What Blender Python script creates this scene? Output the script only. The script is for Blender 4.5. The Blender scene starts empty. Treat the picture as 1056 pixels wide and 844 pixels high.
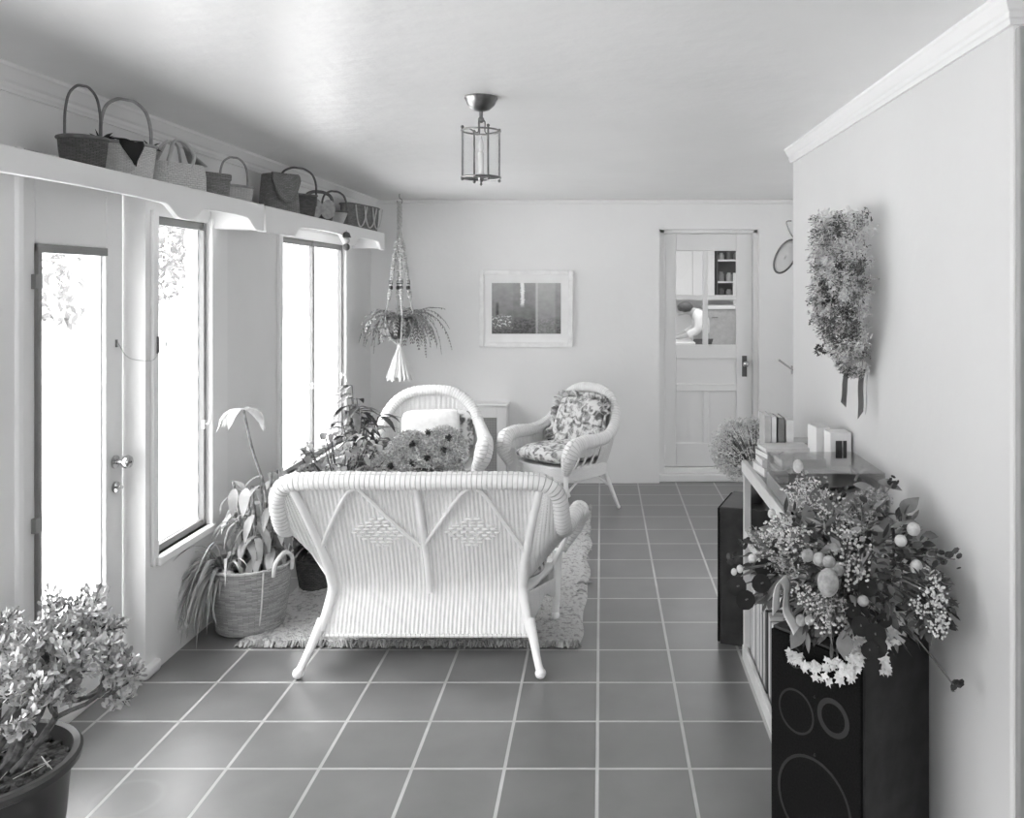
import bpy, bmesh, math, random
from mathutils import Vector, Matrix, noise, Quaternion
from math import sin, cos, pi, radians
R = random.Random(7)
S = bpy.context.scene
COL = S.collection

# ------------------------------------------------------------------ camera
cam_d = bpy.data.cameras.new('camera')
cam = bpy.data.objects.new('camera', cam_d); COL.objects.link(cam)
cam.location = (0, 0, 1.6); cam.rotation_euler = (pi / 2, 0, 0)
cam_d.sensor_width = 36; cam_d.lens = 885 / 1056 * 36
cam_d.shift_x = -(620 - 528) / 1056; cam_d.shift_y = -(422 - 292) / 1056
cam_d.clip_start = .05; cam_d.clip_end = 200
S.camera = cam
# ------------------------------------------------------------------ world, light, exposure
SKY = 6.5; SKY_TOP = 30
W = bpy.data.worlds.new('world'); S.world = W; W.use_nodes = True
bg = W.node_tree.nodes['Background']; bg.inputs[0].default_value = (1, 1, 1, 1)
_tc = W.node_tree.nodes.new('ShaderNodeTexCoord'); _sp = W.node_tree.nodes.new('ShaderNodeSeparateXYZ'); _mr = W.node_tree.nodes.new('ShaderNodeMapRange')
_mr.inputs[1].default_value = .12; _mr.inputs[2].default_value = .85; _mr.inputs[3].default_value = SKY; _mr.inputs[4].default_value = SKY_TOP   # bright overcast: lighter overhead than at the horizon
W.node_tree.links.new(_tc.outputs['Generated'], _sp.inputs[0]); W.node_tree.links.new(_sp.outputs[2], _mr.inputs[0]); W.node_tree.links.new(_mr.outputs[0], bg.inputs[1])
S.view_settings.view_transform = 'Standard'; S.view_settings.look = 'None'
S.view_settings.gamma = 1; S.view_settings.use_curve_mapping = False
S.view_settings.exposure = -.75
try:
    S.cycles.diffuse_bounces = 8; S.cycles.max_bounces = 14; S.cycles.transparent_max_bounces = 16
    S.cycles.use_denoising = True; S.cycles.caustics_reflective = False; S.cycles.caustics_refractive = False
except Exception: pass

def area(name, loc, rot, sx, sy, power=0, portal=False):
    l = bpy.data.lights.new(name, 'AREA'); l.shape = 'RECTANGLE'; l.size = sx; l.size_y = sy; l.energy = power
    o = bpy.data.objects.new(name, l); COL.objects.link(o); o.location = loc; o.rotation_euler = rot
    if portal: l.cycles.is_portal = True
    return o
# daylight portals in the window openings and in the two unseen openings added for fill (they only guide the sky light)
for i, (y0, y1, z0, z1) in enumerate([(.5, 1.6, .5, 1.84), (1.7, 2.56, .5, 1.84), (2.9, 3.36, .33, 1.72), (3.54, 3.96, .5, 1.84), (4.92, 6.12, .5, 1.84)]):
    area('window_daylight', (-2.02, (y0 + y1) / 2, (z0 + z1) / 2), (0, -pi / 2, 0), z1 - z0, y1 - y0, 1, True)
area('recess_fill_portal', (2.38, 5.275, 1.45), (0, pi / 2, 0), .8, .95, 1, True)
area('front_fill_portal', (-.35, -2.68, 1.26), (pi / 2, 0, 0), 2.6, 1.72, 1, True)
# added high sun behind the house: lit terrace bounces light up to the ceiling
sl = bpy.data.lights.new('sun', 'SUN'); sl.energy = 6; sl.angle = radians(2); so = bpy.data.objects.new('sun', sl); COL.objects.link(so)
so.rotation_euler = Vector((-.16, -.5, -.85)).to_track_quat('-Z', 'Y').to_euler()
# added fill light under the kitchen ceiling, behind the back door
area('kitchen_fill', (1.2, 10.6, 2.55), (0, 0, 0), 1.6, 2.6, 85)

# ------------------------------------------------------------------ materials
MATS = {}
def mat(name, g, g2=None, rough=.6, spec=.4, scale=8, bump=0, bscale=60, metal=0, bdist=.004, contrast=(.35, .65), trans=0, coat=0):
    if name in MATS: return MATS[name]
    m = bpy.data.materials.new(name); m.use_nodes = True; MATS[name] = m
    nt = m.node_tree; b = nt.nodes['Principled BSDF']
    b.inputs['Roughness'].default_value = rough; b.inputs['Specular IOR Level'].default_value = spec
    b.inputs['Metallic'].default_value = metal; b.inputs['Coat Weight'].default_value = coat
    b.inputs['Base Color'].default_value = (g, g, g, 1)
    tc = nt.nodes.new('ShaderNodeTexCoord')
    if g2 is not None:
        n = nt.nodes.new('ShaderNodeTexNoise'); n.inputs['Scale'].default_value = scale; n.inputs['Detail'].default_value = 4
        r = nt.nodes.new('ShaderNodeValToRGB'); e = r.color_ramp.elements
        e[0].position, e[1].position = contrast
        e[0].color = (g, g, g, 1); e[1].color = (g2, g2, g2, 1)
        nt.links.new(tc.outputs['Object'], n.inputs['Vector']); nt.links.new(n.outputs['Fac'], r.inputs['Fac'])
        nt.links.new(r.outputs['Color'], b.inputs['Base Color'])
    if bump:
        n = nt.nodes.new('ShaderNodeTexNoise'); n.inputs['Scale'].default_value = bscale; n.inputs['Detail'].default_value = 5
        bp = nt.nodes.new('ShaderNodeBump'); bp.inputs['Strength'].default_value = bump; bp.inputs['Distance'].default_value = bdist
        nt.links.new(tc.outputs['Object'], n.inputs['Vector']); nt.links.new(n.outputs['Fac'], bp.inputs['Height'])
        nt.links.new(bp.outputs['Normal'], b.inputs['Normal'])
    if trans:
        tr = nt.nodes.new('ShaderNodeBsdfTranslucent'); mx = nt.nodes.new('ShaderNodeMixShader'); mx.inputs[0].default_value = trans
        tr.inputs['Color'].default_value = (g2 or g,) * 3 + (1,)
        nt.links.new(b.outputs[0], mx.inputs[1]); nt.links.new(tr.outputs[0], mx.inputs[2])
        nt.links.new(mx.outputs[0], nt.nodes['Material Output'].inputs[0])
    return m
def weave(name, g, g2, gap_shade, bw=.02, bh=.008, rough=.6, bump=.6, dist=.004, mortar=None):
    """woven reed: brick layout on the metre-sized UVs, reeds of two tones"""
    m = bpy.data.materials.new(name); m.use_nodes = True; MATS[name] = m
    nt = m.node_tree; b = nt.nodes['Principled BSDF']; b.inputs['Roughness'].default_value = rough
    b.inputs['Specular IOR Level'].default_value = .3
    tc = nt.nodes.new('ShaderNodeTexCoord'); br = nt.nodes.new('ShaderNodeTexBrick')
    br.inputs['Scale'].default_value = 1; br.inputs['Brick Width'].default_value = bw; br.inputs['Row Height'].default_value = bh
    br.inputs['Mortar Size'].default_value = mortar or bh * .14; br.inputs['Mortar Smooth'].default_value = .8
    br.inputs['Color1'].default_value = (g, g, g, 1); br.inputs['Color2'].default_value = (g2, g2, g2, 1); br.inputs['Mortar'].default_value = (gap_shade, gap_shade, gap_shade, 1)  # mortar colour paints shade into the seams between reeds
    bp = nt.nodes.new('ShaderNodeBump'); bp.inputs['Strength'].default_value = bump; bp.inputs['Distance'].default_value = dist; bp.invert = True
    nt.links.new(tc.outputs['UV'], br.inputs['Vector']); nt.links.new(br.outputs['Color'], b.inputs['Base Color'])
    nt.links.new(br.outputs['Fac'], bp.inputs['Height']); nt.links.new(bp.outputs['Normal'], b.inputs['Normal'])
    return m
def glass(name, refl=.08, tint=1.0):
    m = bpy.data.materials.new(name); m.use_nodes = True; nt = m.node_tree
    nt.nodes.remove(nt.nodes['Principled BSDF'])
    t = nt.nodes.new('ShaderNodeBsdfTransparent'); t.inputs[0].default_value = (tint, tint, tint, 1)
    g = nt.nodes.new('ShaderNodeBsdfGlossy'); g.inputs['Roughness'].default_value = .02
    f = nt.nodes.new('ShaderNodeFresnel'); ge = nt.nodes.new('ShaderNodeNewGeometry'); mr = nt.nodes.new('ShaderNodeMapRange')
    mr.inputs[3].default_value = 1.45; mr.inputs[4].default_value = 1 / 1.45      # same reflectance from both faces of the thin pane
    nt.links.new(ge.outputs['Backfacing'], mr.inputs[0]); nt.links.new(mr.outputs[0], f.inputs[0])
    x = nt.nodes.new('ShaderNodeMixShader')
    nt.links.new(f.outputs[0], x.inputs[0]); nt.links.new(t.outputs[0], x.inputs[1]); nt.links.new(g.outputs[0], x.inputs[2])
    nt.links.new(x.outputs[0], nt.nodes['Material Output'].inputs[0]); MATS[name] = m
    return m

wall_m = mat('wall_plaster', .84, .87, rough=.6, scale=1.5, bump=.25, bscale=14, bdist=.006)
trim_m = mat('white_trim_paint', .82, rough=.35, bump=.08, bscale=30)
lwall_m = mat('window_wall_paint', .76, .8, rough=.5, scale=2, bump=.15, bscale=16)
ceil_m = mat('ceiling_gloss_plaster', .80, .83, rough=.33, spec=.55, scale=2, bump=.5, bscale=9, bdist=.01)
wick_m = weave('white_wicker', .9, .86, .7, .03, .007)
wickr_m = weave('white_wicker_wrap', .92, .87, .66, .02, .25, bump=1, dist=.006, mortar=.0022)
stake_m = mat('white_wicker_stakes', .9, .86, rough=.5, scale=30, bump=.4, bscale=120)
cane_m = mat('white_painted_cane', .92, .88, rough=.4, scale=20)
bl_light = weave('pale_basket_reed', .62, .48, .2, .03, .009, bump=.9)
bl_mid = weave('grey_basket_reed', .3, .2, .07, .024, .008, bump=.9)
bl_dark = weave('dark_basket_reed', .12, .07, .02, .02, .009, bump=.9)
bl_white = weave('white_basket_reed', .75, .64, .46, .018, .0085, bump=1)
planter_m = weave('planter_reed', .5, .3, .12, .05, .006, bump=.9)
reed_h_dark = mat('dark_reed_handle', .09, .16, scale=30)
reed_h_mid = mat('grey_reed_handle', .25, .38, scale=30)
reed_h_pale = mat('pale_reed_handle', .55, .7, scale=30)
black_m = mat('black_wood_veneer', .01, .02, rough=.45, scale=6)
vinyl_m = mat('dark_walnut_veneer', .014, .03, rough=.42, spec=.3, scale=14)
grille_m = mat('black_grille_cloth', .006, .012, rough=.9, scale=200, spec=.05)
ring_m = mat('speaker_ring_grey', .014, .02, rough=.6)
metal_m = mat('dark_metal', .18, rough=.3, metal=1)
brass_m = mat('polished_metal', .45, .6, rough=.22, metal=1, scale=10)
hinge_m = mat('weathered_metal', .2, .24, rough=.5, scale=3)
pot_m = mat('dark_glazed_pot', .035, .05, rough=.3, scale=6)
soil_m = mat('dark_soil', .03, .12, rough=.95, scale=50, bump=.8, bscale=70, bdist=.01)
bark_m = mat('grey_bark', .12, .3, rough=.9, scale=40, bump=.5)
leaf_d = mat('leaf_dark', .035, .09, rough=.4, scale=9)
leaf_m = mat('leaf_mid', .13, .3, rough=.4, scale=12, trans=.15)
leaf_l = mat('leaf_pale', .42, .72, rough=.45, scale=14, trans=.35)
leaf_j = mat('jade_leaf', .28, .58, rough=.35, scale=10)
dry_l = mat('dried_pale', .5, .75, rough=.9, scale=40)
dry_m = mat('dried_grey', .26, .5, rough=.9, scale=40)
dry_d = mat('dried_dark', .03, .07, rough=.9, scale=40)
stem_m = mat('dry_stem', .2, .1, rough=.9, scale=20)
cloth_w = mat('white_cotton', .8, .72, rough=.9, scale=30, bump=.4, bscale=150)
rope_m = mat('macrame_cord', .62, .45, rough=.9, scale=120, bump=.6, bscale=200)
paper_m = mat('book_pages', .72, .66, rough=.9, scale=60)
shelf_m = mat('pale_painted_wood', .6, .66, rough=.5, scale=10)
shelf_g = mat('grey_shelf_board', .28, .34, rough=.5, scale=10)
pane_m = glass('window_glass')
lid_m = glass('clear_acrylic', tint=.93)

def floral(name):
    m = bpy.data.materials.new(name); m.use_nodes = True; nt = m.node_tree; b = nt.nodes['Principled BSDF']; b.inputs['Roughness'].default_value = .9
    tc = nt.nodes.new('ShaderNodeTexCoord'); n = nt.nodes.new('ShaderNodeTexNoise'); n.inputs['Scale'].default_value = 24; n.inputs['Detail'].default_value = 6
    n.inputs['Distortion'].default_value = .7
    r = nt.nodes.new('ShaderNodeValToRGB'); e = r.color_ramp.elements
    e[0].position = .34; e[0].color = (.1, .1, .1, 1); e[1].position = .56; e[1].color = (.68, .68, .68, 1)
    k = e.new(.44); k.color = (.3, .3, .3, 1); k = e.new(.50); k.color = (.5, .5, .5, 1)
    nt.links.new(tc.outputs['Object'], n.inputs[0]); nt.links.new(n.outputs[0], r.inputs[0]); nt.links.new(r.outputs[0], b.inputs[0])
    return m
floral_m = floral('floral_cotton')

# ------------------------------------------------------------------ mesh builder
def cr(pts, n):
    """Catmull-Rom through pts (tuples of any length)"""
    out = []; m = len(pts)
    for i in range(m - 1):
        p0, p1, p2, p3 = pts[max(i - 1, 0)], pts[i], pts[i + 1], pts[min(i + 2, m - 1)]
        for k in range(n):
            t = k / n
            out.append(tuple(.5 * (2 * b + (c - a) * t + (2 * a - 5 * b + 4 * c - d) * t * t + (3 * b - a - 3 * c + d) * t ** 3) for a, b, c, d in zip(p0, p1, p2, p3)))
    out.append(tuple(pts[-1]))
    return out
class MB:
    def __init__(s): s.v = []; s.f = []; s.uv = []; s.mi = []; s.cur = 0
    def face(s, idx, uv=None):
        s.f.append(tuple(idx)); s.uv.append(uv or [(s.v[i][0] + s.v[i][1] * .7, s.v[i][2] + s.v[i][1] * .3) for i in idx]); s.mi.append(s.cur)
    def box(s, x0, y0, z0, x1, y1, z1, M=None):
        b = len(s.v); P = [Vector(p) for p in ((x0, y0, z0), (x1, y0, z0), (x1, y1, z0), (x0, y1, z0), (x0, y0, z1), (x1, y0, z1), (x1, y1, z1), (x0, y1, z1))]
        if M: P = [M @ p for p in P]
        s.v += [tuple(p) for p in P]
        for f in ((0, 3, 2, 1), (4, 5, 6, 7), (0, 1, 5, 4), (1, 2, 6, 5), (2, 3, 7, 6), (3, 0, 4, 7)): s.face([b + i for i in f])
        return s
    def grid(s, f, nu, nv, wu=1, wv=1, cu=False, flip=False):
        b = len(s.v); cols = nu if cu else nu + 1
        for j in range(nv + 1):
            for i in range(cols): s.v.append(tuple(f(i / nu, j / nv)))
        for j in range(nv):
            for i in range(nu):
                i2 = (i + 1) % cols
                q = [b + j * cols + i, b + j * cols + i2, b + (j + 1) * cols + i2, b + (j + 1) * cols + i]
                u = [(i / nu * wu, j / nv * wv), ((i + 1) / nu * wu, j / nv * wv), ((i + 1) / nu * wu, (j + 1) / nv * wv), (i / nu * wu, (j + 1) / nv * wv)]
                if flip: q.reverse(); u.reverse()
                s.face(q, u)
        return s
    def tube(s, path, r, seg=8, sub=0, caps=True, flat=1.0, rib=0, ribn=0):
        if sub:
            if isinstance(r, (list, tuple)):
                q = cr([tuple(p) + (rr,) for p, rr in zip(path, r)], sub); path = [p[:3] for p in q]; r = [max(p[3], .0004) for p in q]
            else: path = cr([tuple(p) for p in path], sub)
        P = [Vector(p) for p in path]; n = len(P)
        rs = r if isinstance(r, (list, tuple)) else [r] * n
        t = (P[1] - P[0]).normalized(); a = Vector((0, 0, 1)) if abs(t.z) < .9 else Vector((1, 0, 0))
        N = t.cross(a).normalized(); b = len(s.v); L = 0
        for i in range(n):
            t2 = (P[min(i + 1, n - 1)] - P[max(i - 1, 0)]).normalized()
            if t2.length > 0:
                N = (N - t2 * N.dot(t2)).normalized(); t = t2
            B = t.cross(N)
            rr = rs[i] + (rib * (1 if (i % 2) else -1) if rib else 0)
            for k in range(seg):
                an = 2 * pi * k / seg
                s.v.append(tuple(P[i] + N * (cos(an) * rr) + B * (sin(an) * rr * flat)))
        for i in range(n - 1):
            l = (P[i + 1] - P[i]).length
            for k in range(seg):
                k2 = (k + 1) % seg; c = 2 * pi * rs[i] / seg
                s.face([b + i * seg + k, b + i * seg + k2, b + (i + 1) * seg + k2, b + (i + 1) * seg + k], [(L, k * c), (L, (k + 1) * c), (L + l, (k + 1) * c), (L + l, k * c)])
            L += l
        if caps:
            s.face([b + k for k in range(seg)][::-1]); s.face([b + (n - 1) * seg + k for k in range(seg)])
        return s
    def lathe(s, prof, seg=32, c=(0, 0, 0), sx=1, sy=1, n=2, cap0=True, cap1=False, M=None):
        b = len(s.v); L = 0; c = Vector(c)
        for (r, z) in prof:
            for k in range(seg):
                a = 2 * pi * k / seg; ca, sa = cos(a), sin(a)
                d = (abs(ca) ** n + abs(sa) ** n) ** (-1 / n)
                p = Vector((r * d * ca * sx, r * d * sa * sy, z))
                if M: p = M @ p
                s.v.append(tuple(p + c))
        for i in range(len(prof) - 1):
            l = math.hypot(prof[i + 1][0] - prof[i][0], prof[i + 1][1] - prof[i][1]); w = 2 * pi * max(prof[i][0], prof[i + 1][0]) / seg * max(sx, sy)
            for k in range(seg):
                k2 = (k + 1) % seg
                s.face([b + i * seg + k, b + i * seg + k2, b + (i + 1) * seg + k2, b + (i + 1) * seg + k], [(k * w, L), ((k + 1) * w, L), ((k + 1) * w, L + l), (k * w, L + l)])
            L += l
        if cap0: s.face([b + k for k in range(seg)][::-1])
        if cap1: s.face([b + (len(prof) - 1) * seg + k for k in range(seg)])
        return s
    def ball(s, c, r, seg=8, rings=6, sc=(1, 1, 1), M=None):
        prof = [(max(r * sin(pi * i / rings), 1e-5), -r * cos(pi * i / rings)) for i in range(rings + 1)]
        b = len(s.v); s.lathe(prof, seg, (0, 0, 0), cap0=False)
        for i in range(b, len(s.v)):
            p = Vector(s.v[i]); p = Vector((p.x * sc[0], p.y * sc[1], p.z * sc[2]))
            if M: p = M @ p
            s.v[i] = tuple(p + Vector(c))
        return s
    def leaf(s, p, d, n, L, W, droop=0, seg=3, fold=.15, shape=.45, tipw=0):
        """a tapered, bent leaf: p base, d direction, n face normal"""
        p = Vector(p); d = Vector(d).normalized(); n = Vector(n); n = (n - d * n.dot(d))
        if n.length < 1e-4: n = d.orthogonal()
        n.normalize(); sd = d.cross(n).normalized(); b = len(s.v); q = p.copy(); dd = d.copy(); st = L / seg
        for i in range(seg + 1):
            t = i / seg
            w = W * .5 * (sin(pi * min(t ** (math.log(.5) / math.log(shape)), 1))) if 0 < i < seg else W * (.06 if i == 0 else .02 + tipw)
            nn = sd.cross(dd).normalized() * (1 if sd.cross(dd).dot(n) > 0 else -1)
            s.v.append(tuple(q - sd * w + nn * (fold * w))); s.v.append(tuple(q)); s.v.append(tuple(q + sd * w + nn * (fold * w)))
            dd = (dd + Vector((0, 0, -droop / seg))).normalized(); q = q + dd * st
        for i in range(seg):
            a = b + i * 3
            s.face([a, a + 1, a + 4, a + 3], [(0, 0), (.01, 0), (.01, .01), (0, .01)]); s.face([a + 1, a + 2, a + 5, a + 4], [(0, 0), (.01, 0), (.01, .01), (0, .01)])
        return s
    def disc_leaf(s, c, n, r, seg=7, cup=.25, asp=1.0):
        c = Vector(c); n = Vector(n).normalized(); u = n.orthogonal().normalized(); w = n.cross(u); b = len(s.v)
        s.v.append(tuple(c - n * cup * r))
        for k in range(seg):
            a = 2 * pi * k / seg; s.v.append(tuple(c + u * (cos(a) * r) + w * (sin(a) * r * asp)))
        for k in range(seg): s.face([b, b + 1 + k, b + 1 + (k + 1) % seg], [(0, 0), (.01, 0), (0, .01)])
        return s
    def build(s, name, m, parent=None, smooth=True, bevel=0, kind=None, autos=True):
        me = bpy.data.meshes.new(name); me.from_pydata(s.v, [], s.f)
        ms = m if isinstance(m, (list, tuple)) else [m]
        for q in ms: me.materials.append(q)
        uvl = me.uv_layers.new(name='UVMap'); flat = [c for u in s.uv for p in u for c in p]
        uvl.data.foreach_set('uv', flat)
        if len(ms) > 1: me.polygons.foreach_set('material_index', s.mi)
        if smooth: me.polygons.foreach_set('use_smooth', [True] * len(me.polygons))
        me.update()
        if smooth and autos: me.set_sharp_from_angle(angle=radians(42))
        o = bpy.data.objects.new(name, me); COL.objects.link(o)
        if parent: o.parent = parent
        if bevel:
            b = o.modifiers.new('bevel', 'BEVEL'); b.width = bevel; b.segments = 2; b.limit_method = 'ANGLE'
        if kind: o['kind'] = kind
        return o
def tag(o, label, cat, group=None, kind=None):
    o['label'] = label; o['category'] = cat
    if group: o['group'] = group
    if kind: o['kind'] = kind
    return o
def thing(name, label, cat, loc=(0, 0, 0), rz=0, group=None):
    o = bpy.data.objects.new(name, None); COL.objects.link(o); o.empty_display_size = .1
    o.location = loc; o.rotation_euler = (0, 0, rz); return tag(o, label, cat, group)
def dup(root, loc, rz, label):
    def cp(o, par):
        c = o.copy(); COL.objects.link(c)
        if par: c.parent = par
        for k in list(o.children): cp(k, c)
        return c
    r = cp(root, None); r.location = loc; r.rotation_euler = (0, 0, rz); r['label'] = label; return r
def struct(name, mb, m, bevel=0, parent=None, smooth=False):
    o = mb.build(name, m, parent, smooth, bevel)
    if not parent: o['kind'] = 'structure'
    return o
def sph(rng=R):
    z = rng.uniform(-1, 1); a = rng.uniform(0, 2 * pi); r = math.sqrt(1 - z * z); return Vector((r * cos(a), r * sin(a), z))

# ================================================================== THE ROOM
CEIL = 2.266; XL = -1.84; XR = .945; YB = 6.856
# floor: square clay tiles, 0.305 m, with pale grout
def floor_mat():
    m = bpy.data.materials.new('clay_floor_tiles'); m.use_nodes = True; nt = m.node_tree; b = nt.nodes['Principled BSDF']
    tc = nt.nodes.new('ShaderNodeTexCoord'); mp = nt.nodes.new('ShaderNodeMapping')
    mp.inputs['Location'].default_value = (.0135, -.3855, 0)
    br = nt.nodes.new('ShaderNodeTexBrick'); br.offset = 0; br.squash = 1
    br.inputs['Scale'].default_value = 1; br.inputs['Brick Width'].default_value = .305; br.inputs['Row Height'].default_value = .305
    br.inputs['Mortar Size'].default_value = .0062; br.inputs['Mortar Smooth'].default_value = .25; br.inputs['Bias'].default_value = 0
    br.inputs['Color1'].default_value = (.112,) * 3 + (1,); br.inputs['Color2'].default_value = (.142,) * 3 + (1,); br.inputs['Mortar'].default_value = (.42,) * 3 + (1,)
    n = nt.nodes.new('ShaderNodeTexNoise'); n.inputs['Scale'].default_value = 5; n.inputs['Detail'].default_value = 6
    r = nt.nodes.new('ShaderNodeMapRange'); r.inputs[1].default_value = .3; r.inputs[2].default_value = .7; r.inputs[3].default_value = .85; r.inputs[4].default_value = 1.18
    mul = nt.nodes.new('ShaderNodeMix'); mul.data_type = 'RGBA'; mul.blend_type = 'MULTIPLY'; mul.inputs[0].default_value = 1
    bp = nt.nodes.new('ShaderNodeBump'); bp.inputs['Strength'].default_value = .4; bp.inputs['Distance'].default_value = .004; bp.invert = True
    L = nt.links.new
    L(tc.outputs['Object'], mp.inputs[0]); L(mp.outputs[0], br.inputs[0]); L(tc.outputs['Object'], n.inputs[0]); L(n.outputs[0], r.inputs[0])
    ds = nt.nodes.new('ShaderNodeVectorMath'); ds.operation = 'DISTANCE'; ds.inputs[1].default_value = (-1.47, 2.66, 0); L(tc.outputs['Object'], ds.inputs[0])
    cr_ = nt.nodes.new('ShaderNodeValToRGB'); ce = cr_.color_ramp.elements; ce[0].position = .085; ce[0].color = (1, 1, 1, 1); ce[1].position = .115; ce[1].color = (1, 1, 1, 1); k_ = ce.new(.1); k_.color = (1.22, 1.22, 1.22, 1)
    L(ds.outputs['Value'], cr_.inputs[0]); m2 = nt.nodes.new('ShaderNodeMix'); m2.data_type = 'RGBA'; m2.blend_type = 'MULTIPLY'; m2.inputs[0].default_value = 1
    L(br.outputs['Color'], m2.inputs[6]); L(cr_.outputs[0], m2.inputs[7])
    L(m2.outputs[2], mul.inputs[6]); L(r.outputs[0], mul.inputs[7]); L(mul.outputs[2], b.inputs[0]); L(br.outputs['Fac'], bp.inputs['Height']); L(bp.outputs[0], b.inputs['Normal'])
    rr = nt.nodes.new('ShaderNodeMapRange'); rr.inputs[3].default_value = .3; rr.inputs[4].default_value = .42; L(n.outputs[0], rr.inputs[0]); L(rr.outputs[0], b.inputs['Roughness'])
    b.inputs['Specular IOR Level'].default_value = .9; b.inputs['Coat Weight'].default_value = .6; b.inputs['Coat Roughness'].default_value = .36; b.inputs['Coat IOR'].default_value = 1.6
    return m
struct('floor', MB().box(-1.98, -2.6, -.1, 3.0, 7.02, 0), floor_mat())
struct('ceiling', MB().box(-2.1, -2.6, CEIL, 3.0, 7.02, CEIL + .1), ceil_m)
# back wall with the door opening
w = MB(); w.box(-2.0, YB, 0, .465, YB + .16, CEIL); w.box(1.263, YB, 0, 2.4, YB + .16, CEIL); w.box(.465, YB, 2.03, 1.263, YB + .16, CEIL)
struct('wall_back', w, wall_m)
struct('trim_1', MB().box(-1.84, YB - .02, CEIL - .035, 2.3, YB, CEIL), trim_m, .008)
# wall behind the camera with an unseen window opening, sized for fill light
w = MB(); w.box(-2.0, -2.7, 0, -1.65, -2.6, CEIL); w.box(.95, -2.7, 0, 3.1, -2.6, CEIL); w.box(-1.65, -2.7, 0, .95, -2.6, .4); w.box(-1.65, -2.7, 2.12, .95, -2.6, CEIL)
struct('wall_front', w, wall_m); struct('wall_right_front_block', MB().box(1.05, -2.6, 0, 1.2, 1.15, CEIL).box(3.0, -2.7, 0, 3.1, 1.972, CEIL), wall_m)  # nearer unseen side wall added to block light from the partition end
# right partition with its crown moulding, the recess behind it, the side wall beyond
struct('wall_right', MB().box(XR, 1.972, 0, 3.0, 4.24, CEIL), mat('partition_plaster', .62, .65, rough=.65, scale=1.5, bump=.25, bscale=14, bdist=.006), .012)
struct('trim_8', MB().box(XR + .006, 1.952, 0, XR + .4, 1.973, CEIL - .08), mat('end_shade_grey', .3, .33, rough=.6), .004)  # added board, its grey stands in for shade on the partition end
struct('wall_right_recess', MB().box(2.3, 4.0, 0, 2.4, 4.8, CEIL).box(2.3, 5.75, 0, 2.4, YB, CEIL).box(2.3, 4.8, 0, 2.4, 5.75, 1.05).box(2.3, 4.8, 1.85, 2.4, 5.75, CEIL), wall_m)  # unseen window opening added to bring fill light to the back wall
def crown(prof, path):
    """sweep a (out, down) profile along floor-plan points with outward normals"""
    mb = MB(); n = len(prof)
    for (x, y, nx, ny) in path:
        for (o, d) in prof: mb.v.append((x + nx * o, y + ny * o, CEIL - d))
    for i in range(len(path) - 1):
        for k in range(n - 1): mb.face([i * n + k, (i + 1) * n + k, (i + 1) * n + k + 1, i * n + k + 1])
    mb.face(list(range(n))[::-1]); mb.face([(len(path) - 1) * n + k for k in range(n)])
    return mb
cp = [(0, .074), (.009, .074), (.012, .062), (.015, .058), (.015, .046), (.02, .04), (.03, .014), (.034, .009), (.034, 0), (0, 0)]
struct('trim_2', crown(cp, [(XR + .5, 1.972, 0, -1), (XR, 1.972, -1, -1), (XR, 4.24, -1, 1), (XR + .5, 4.24, 0, 1)]), trim_m, smooth=False)
cpl = [(0, .075), (.012, .075), (.015, .068), (.02, .062), (.022, .05), (.034, .044), (.055, .016), (.06, .012), (.06, 0), (0, 0)]
struct('trim_3', crown(cpl, [(XL, -2.5, 1, 0), (XL, YB, 1, 0)]), trim_m)

# left (window) wall: solid pieces between the openings, all about 0.1 m thick
TW = .1
def lw(mb, y0, y1, z0, z1, x1=XL): mb.box(x1 - TW, y0, z0, x1, y1, z1)
w = MB()
lw(w, -2.5, .5, 0, CEIL); lw(w, .5, 1.6, 0, .49); lw(w, 1.6, 1.7, 0, CEIL); lw(w, 1.7, 2.56, 0, .49); lw(w, 2.56, 2.72, 0, CEIL)
w.box(XL - TW, .5, 1.85, XL, 1.6, CEIL); w.box(XL - TW, 1.7, 1.85, XL, 2.56, CEIL)
lw(w, 2.72, 3.465, 2.03, CEIL)
lw(w, 3.465, 3.545, 0, CEIL); lw(w, 3.545, 4.02, 0, .47); lw(w, 3.545, 4.02, 1.88, CEIL); lw(w, 4.02, 4.92, 0, CEIL)
lw(w, 4.92, 6.14, 0, .47); lw(w, 4.92, 6.14, 1.87, CEIL); lw(w, 6.14, YB, 0, CEIL)
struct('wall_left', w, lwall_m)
# pale boards and casings on that wall
def casing(name, y0, y1, z0, z1, wd=.07):
    m = MB(); X = XL
    m.box(X, y0 - wd, z0 - .03, X + .018, y0, z1 + wd); m.box(X, y1, z0 - .03, X + .018, y1 + wd, z1 + wd); m.box(X, y0, z1, X + .018, y1, z1 + wd)
    return struct(name, m, trim_m, .004)
casing('trim_4', 4.92, 6.14, .5, 1.87, .055)
m = MB(); m.box(XL, 4.02, .44, XL + .02, 4.09, 1.9); m.box(XL, 4.09, .44, XL + .012, 4.2, 1.9); m.box(XL, 3.5, .44, XL + .015, 3.545, 1.9)
struct('trim_5', m, trim_m, .004)
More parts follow.
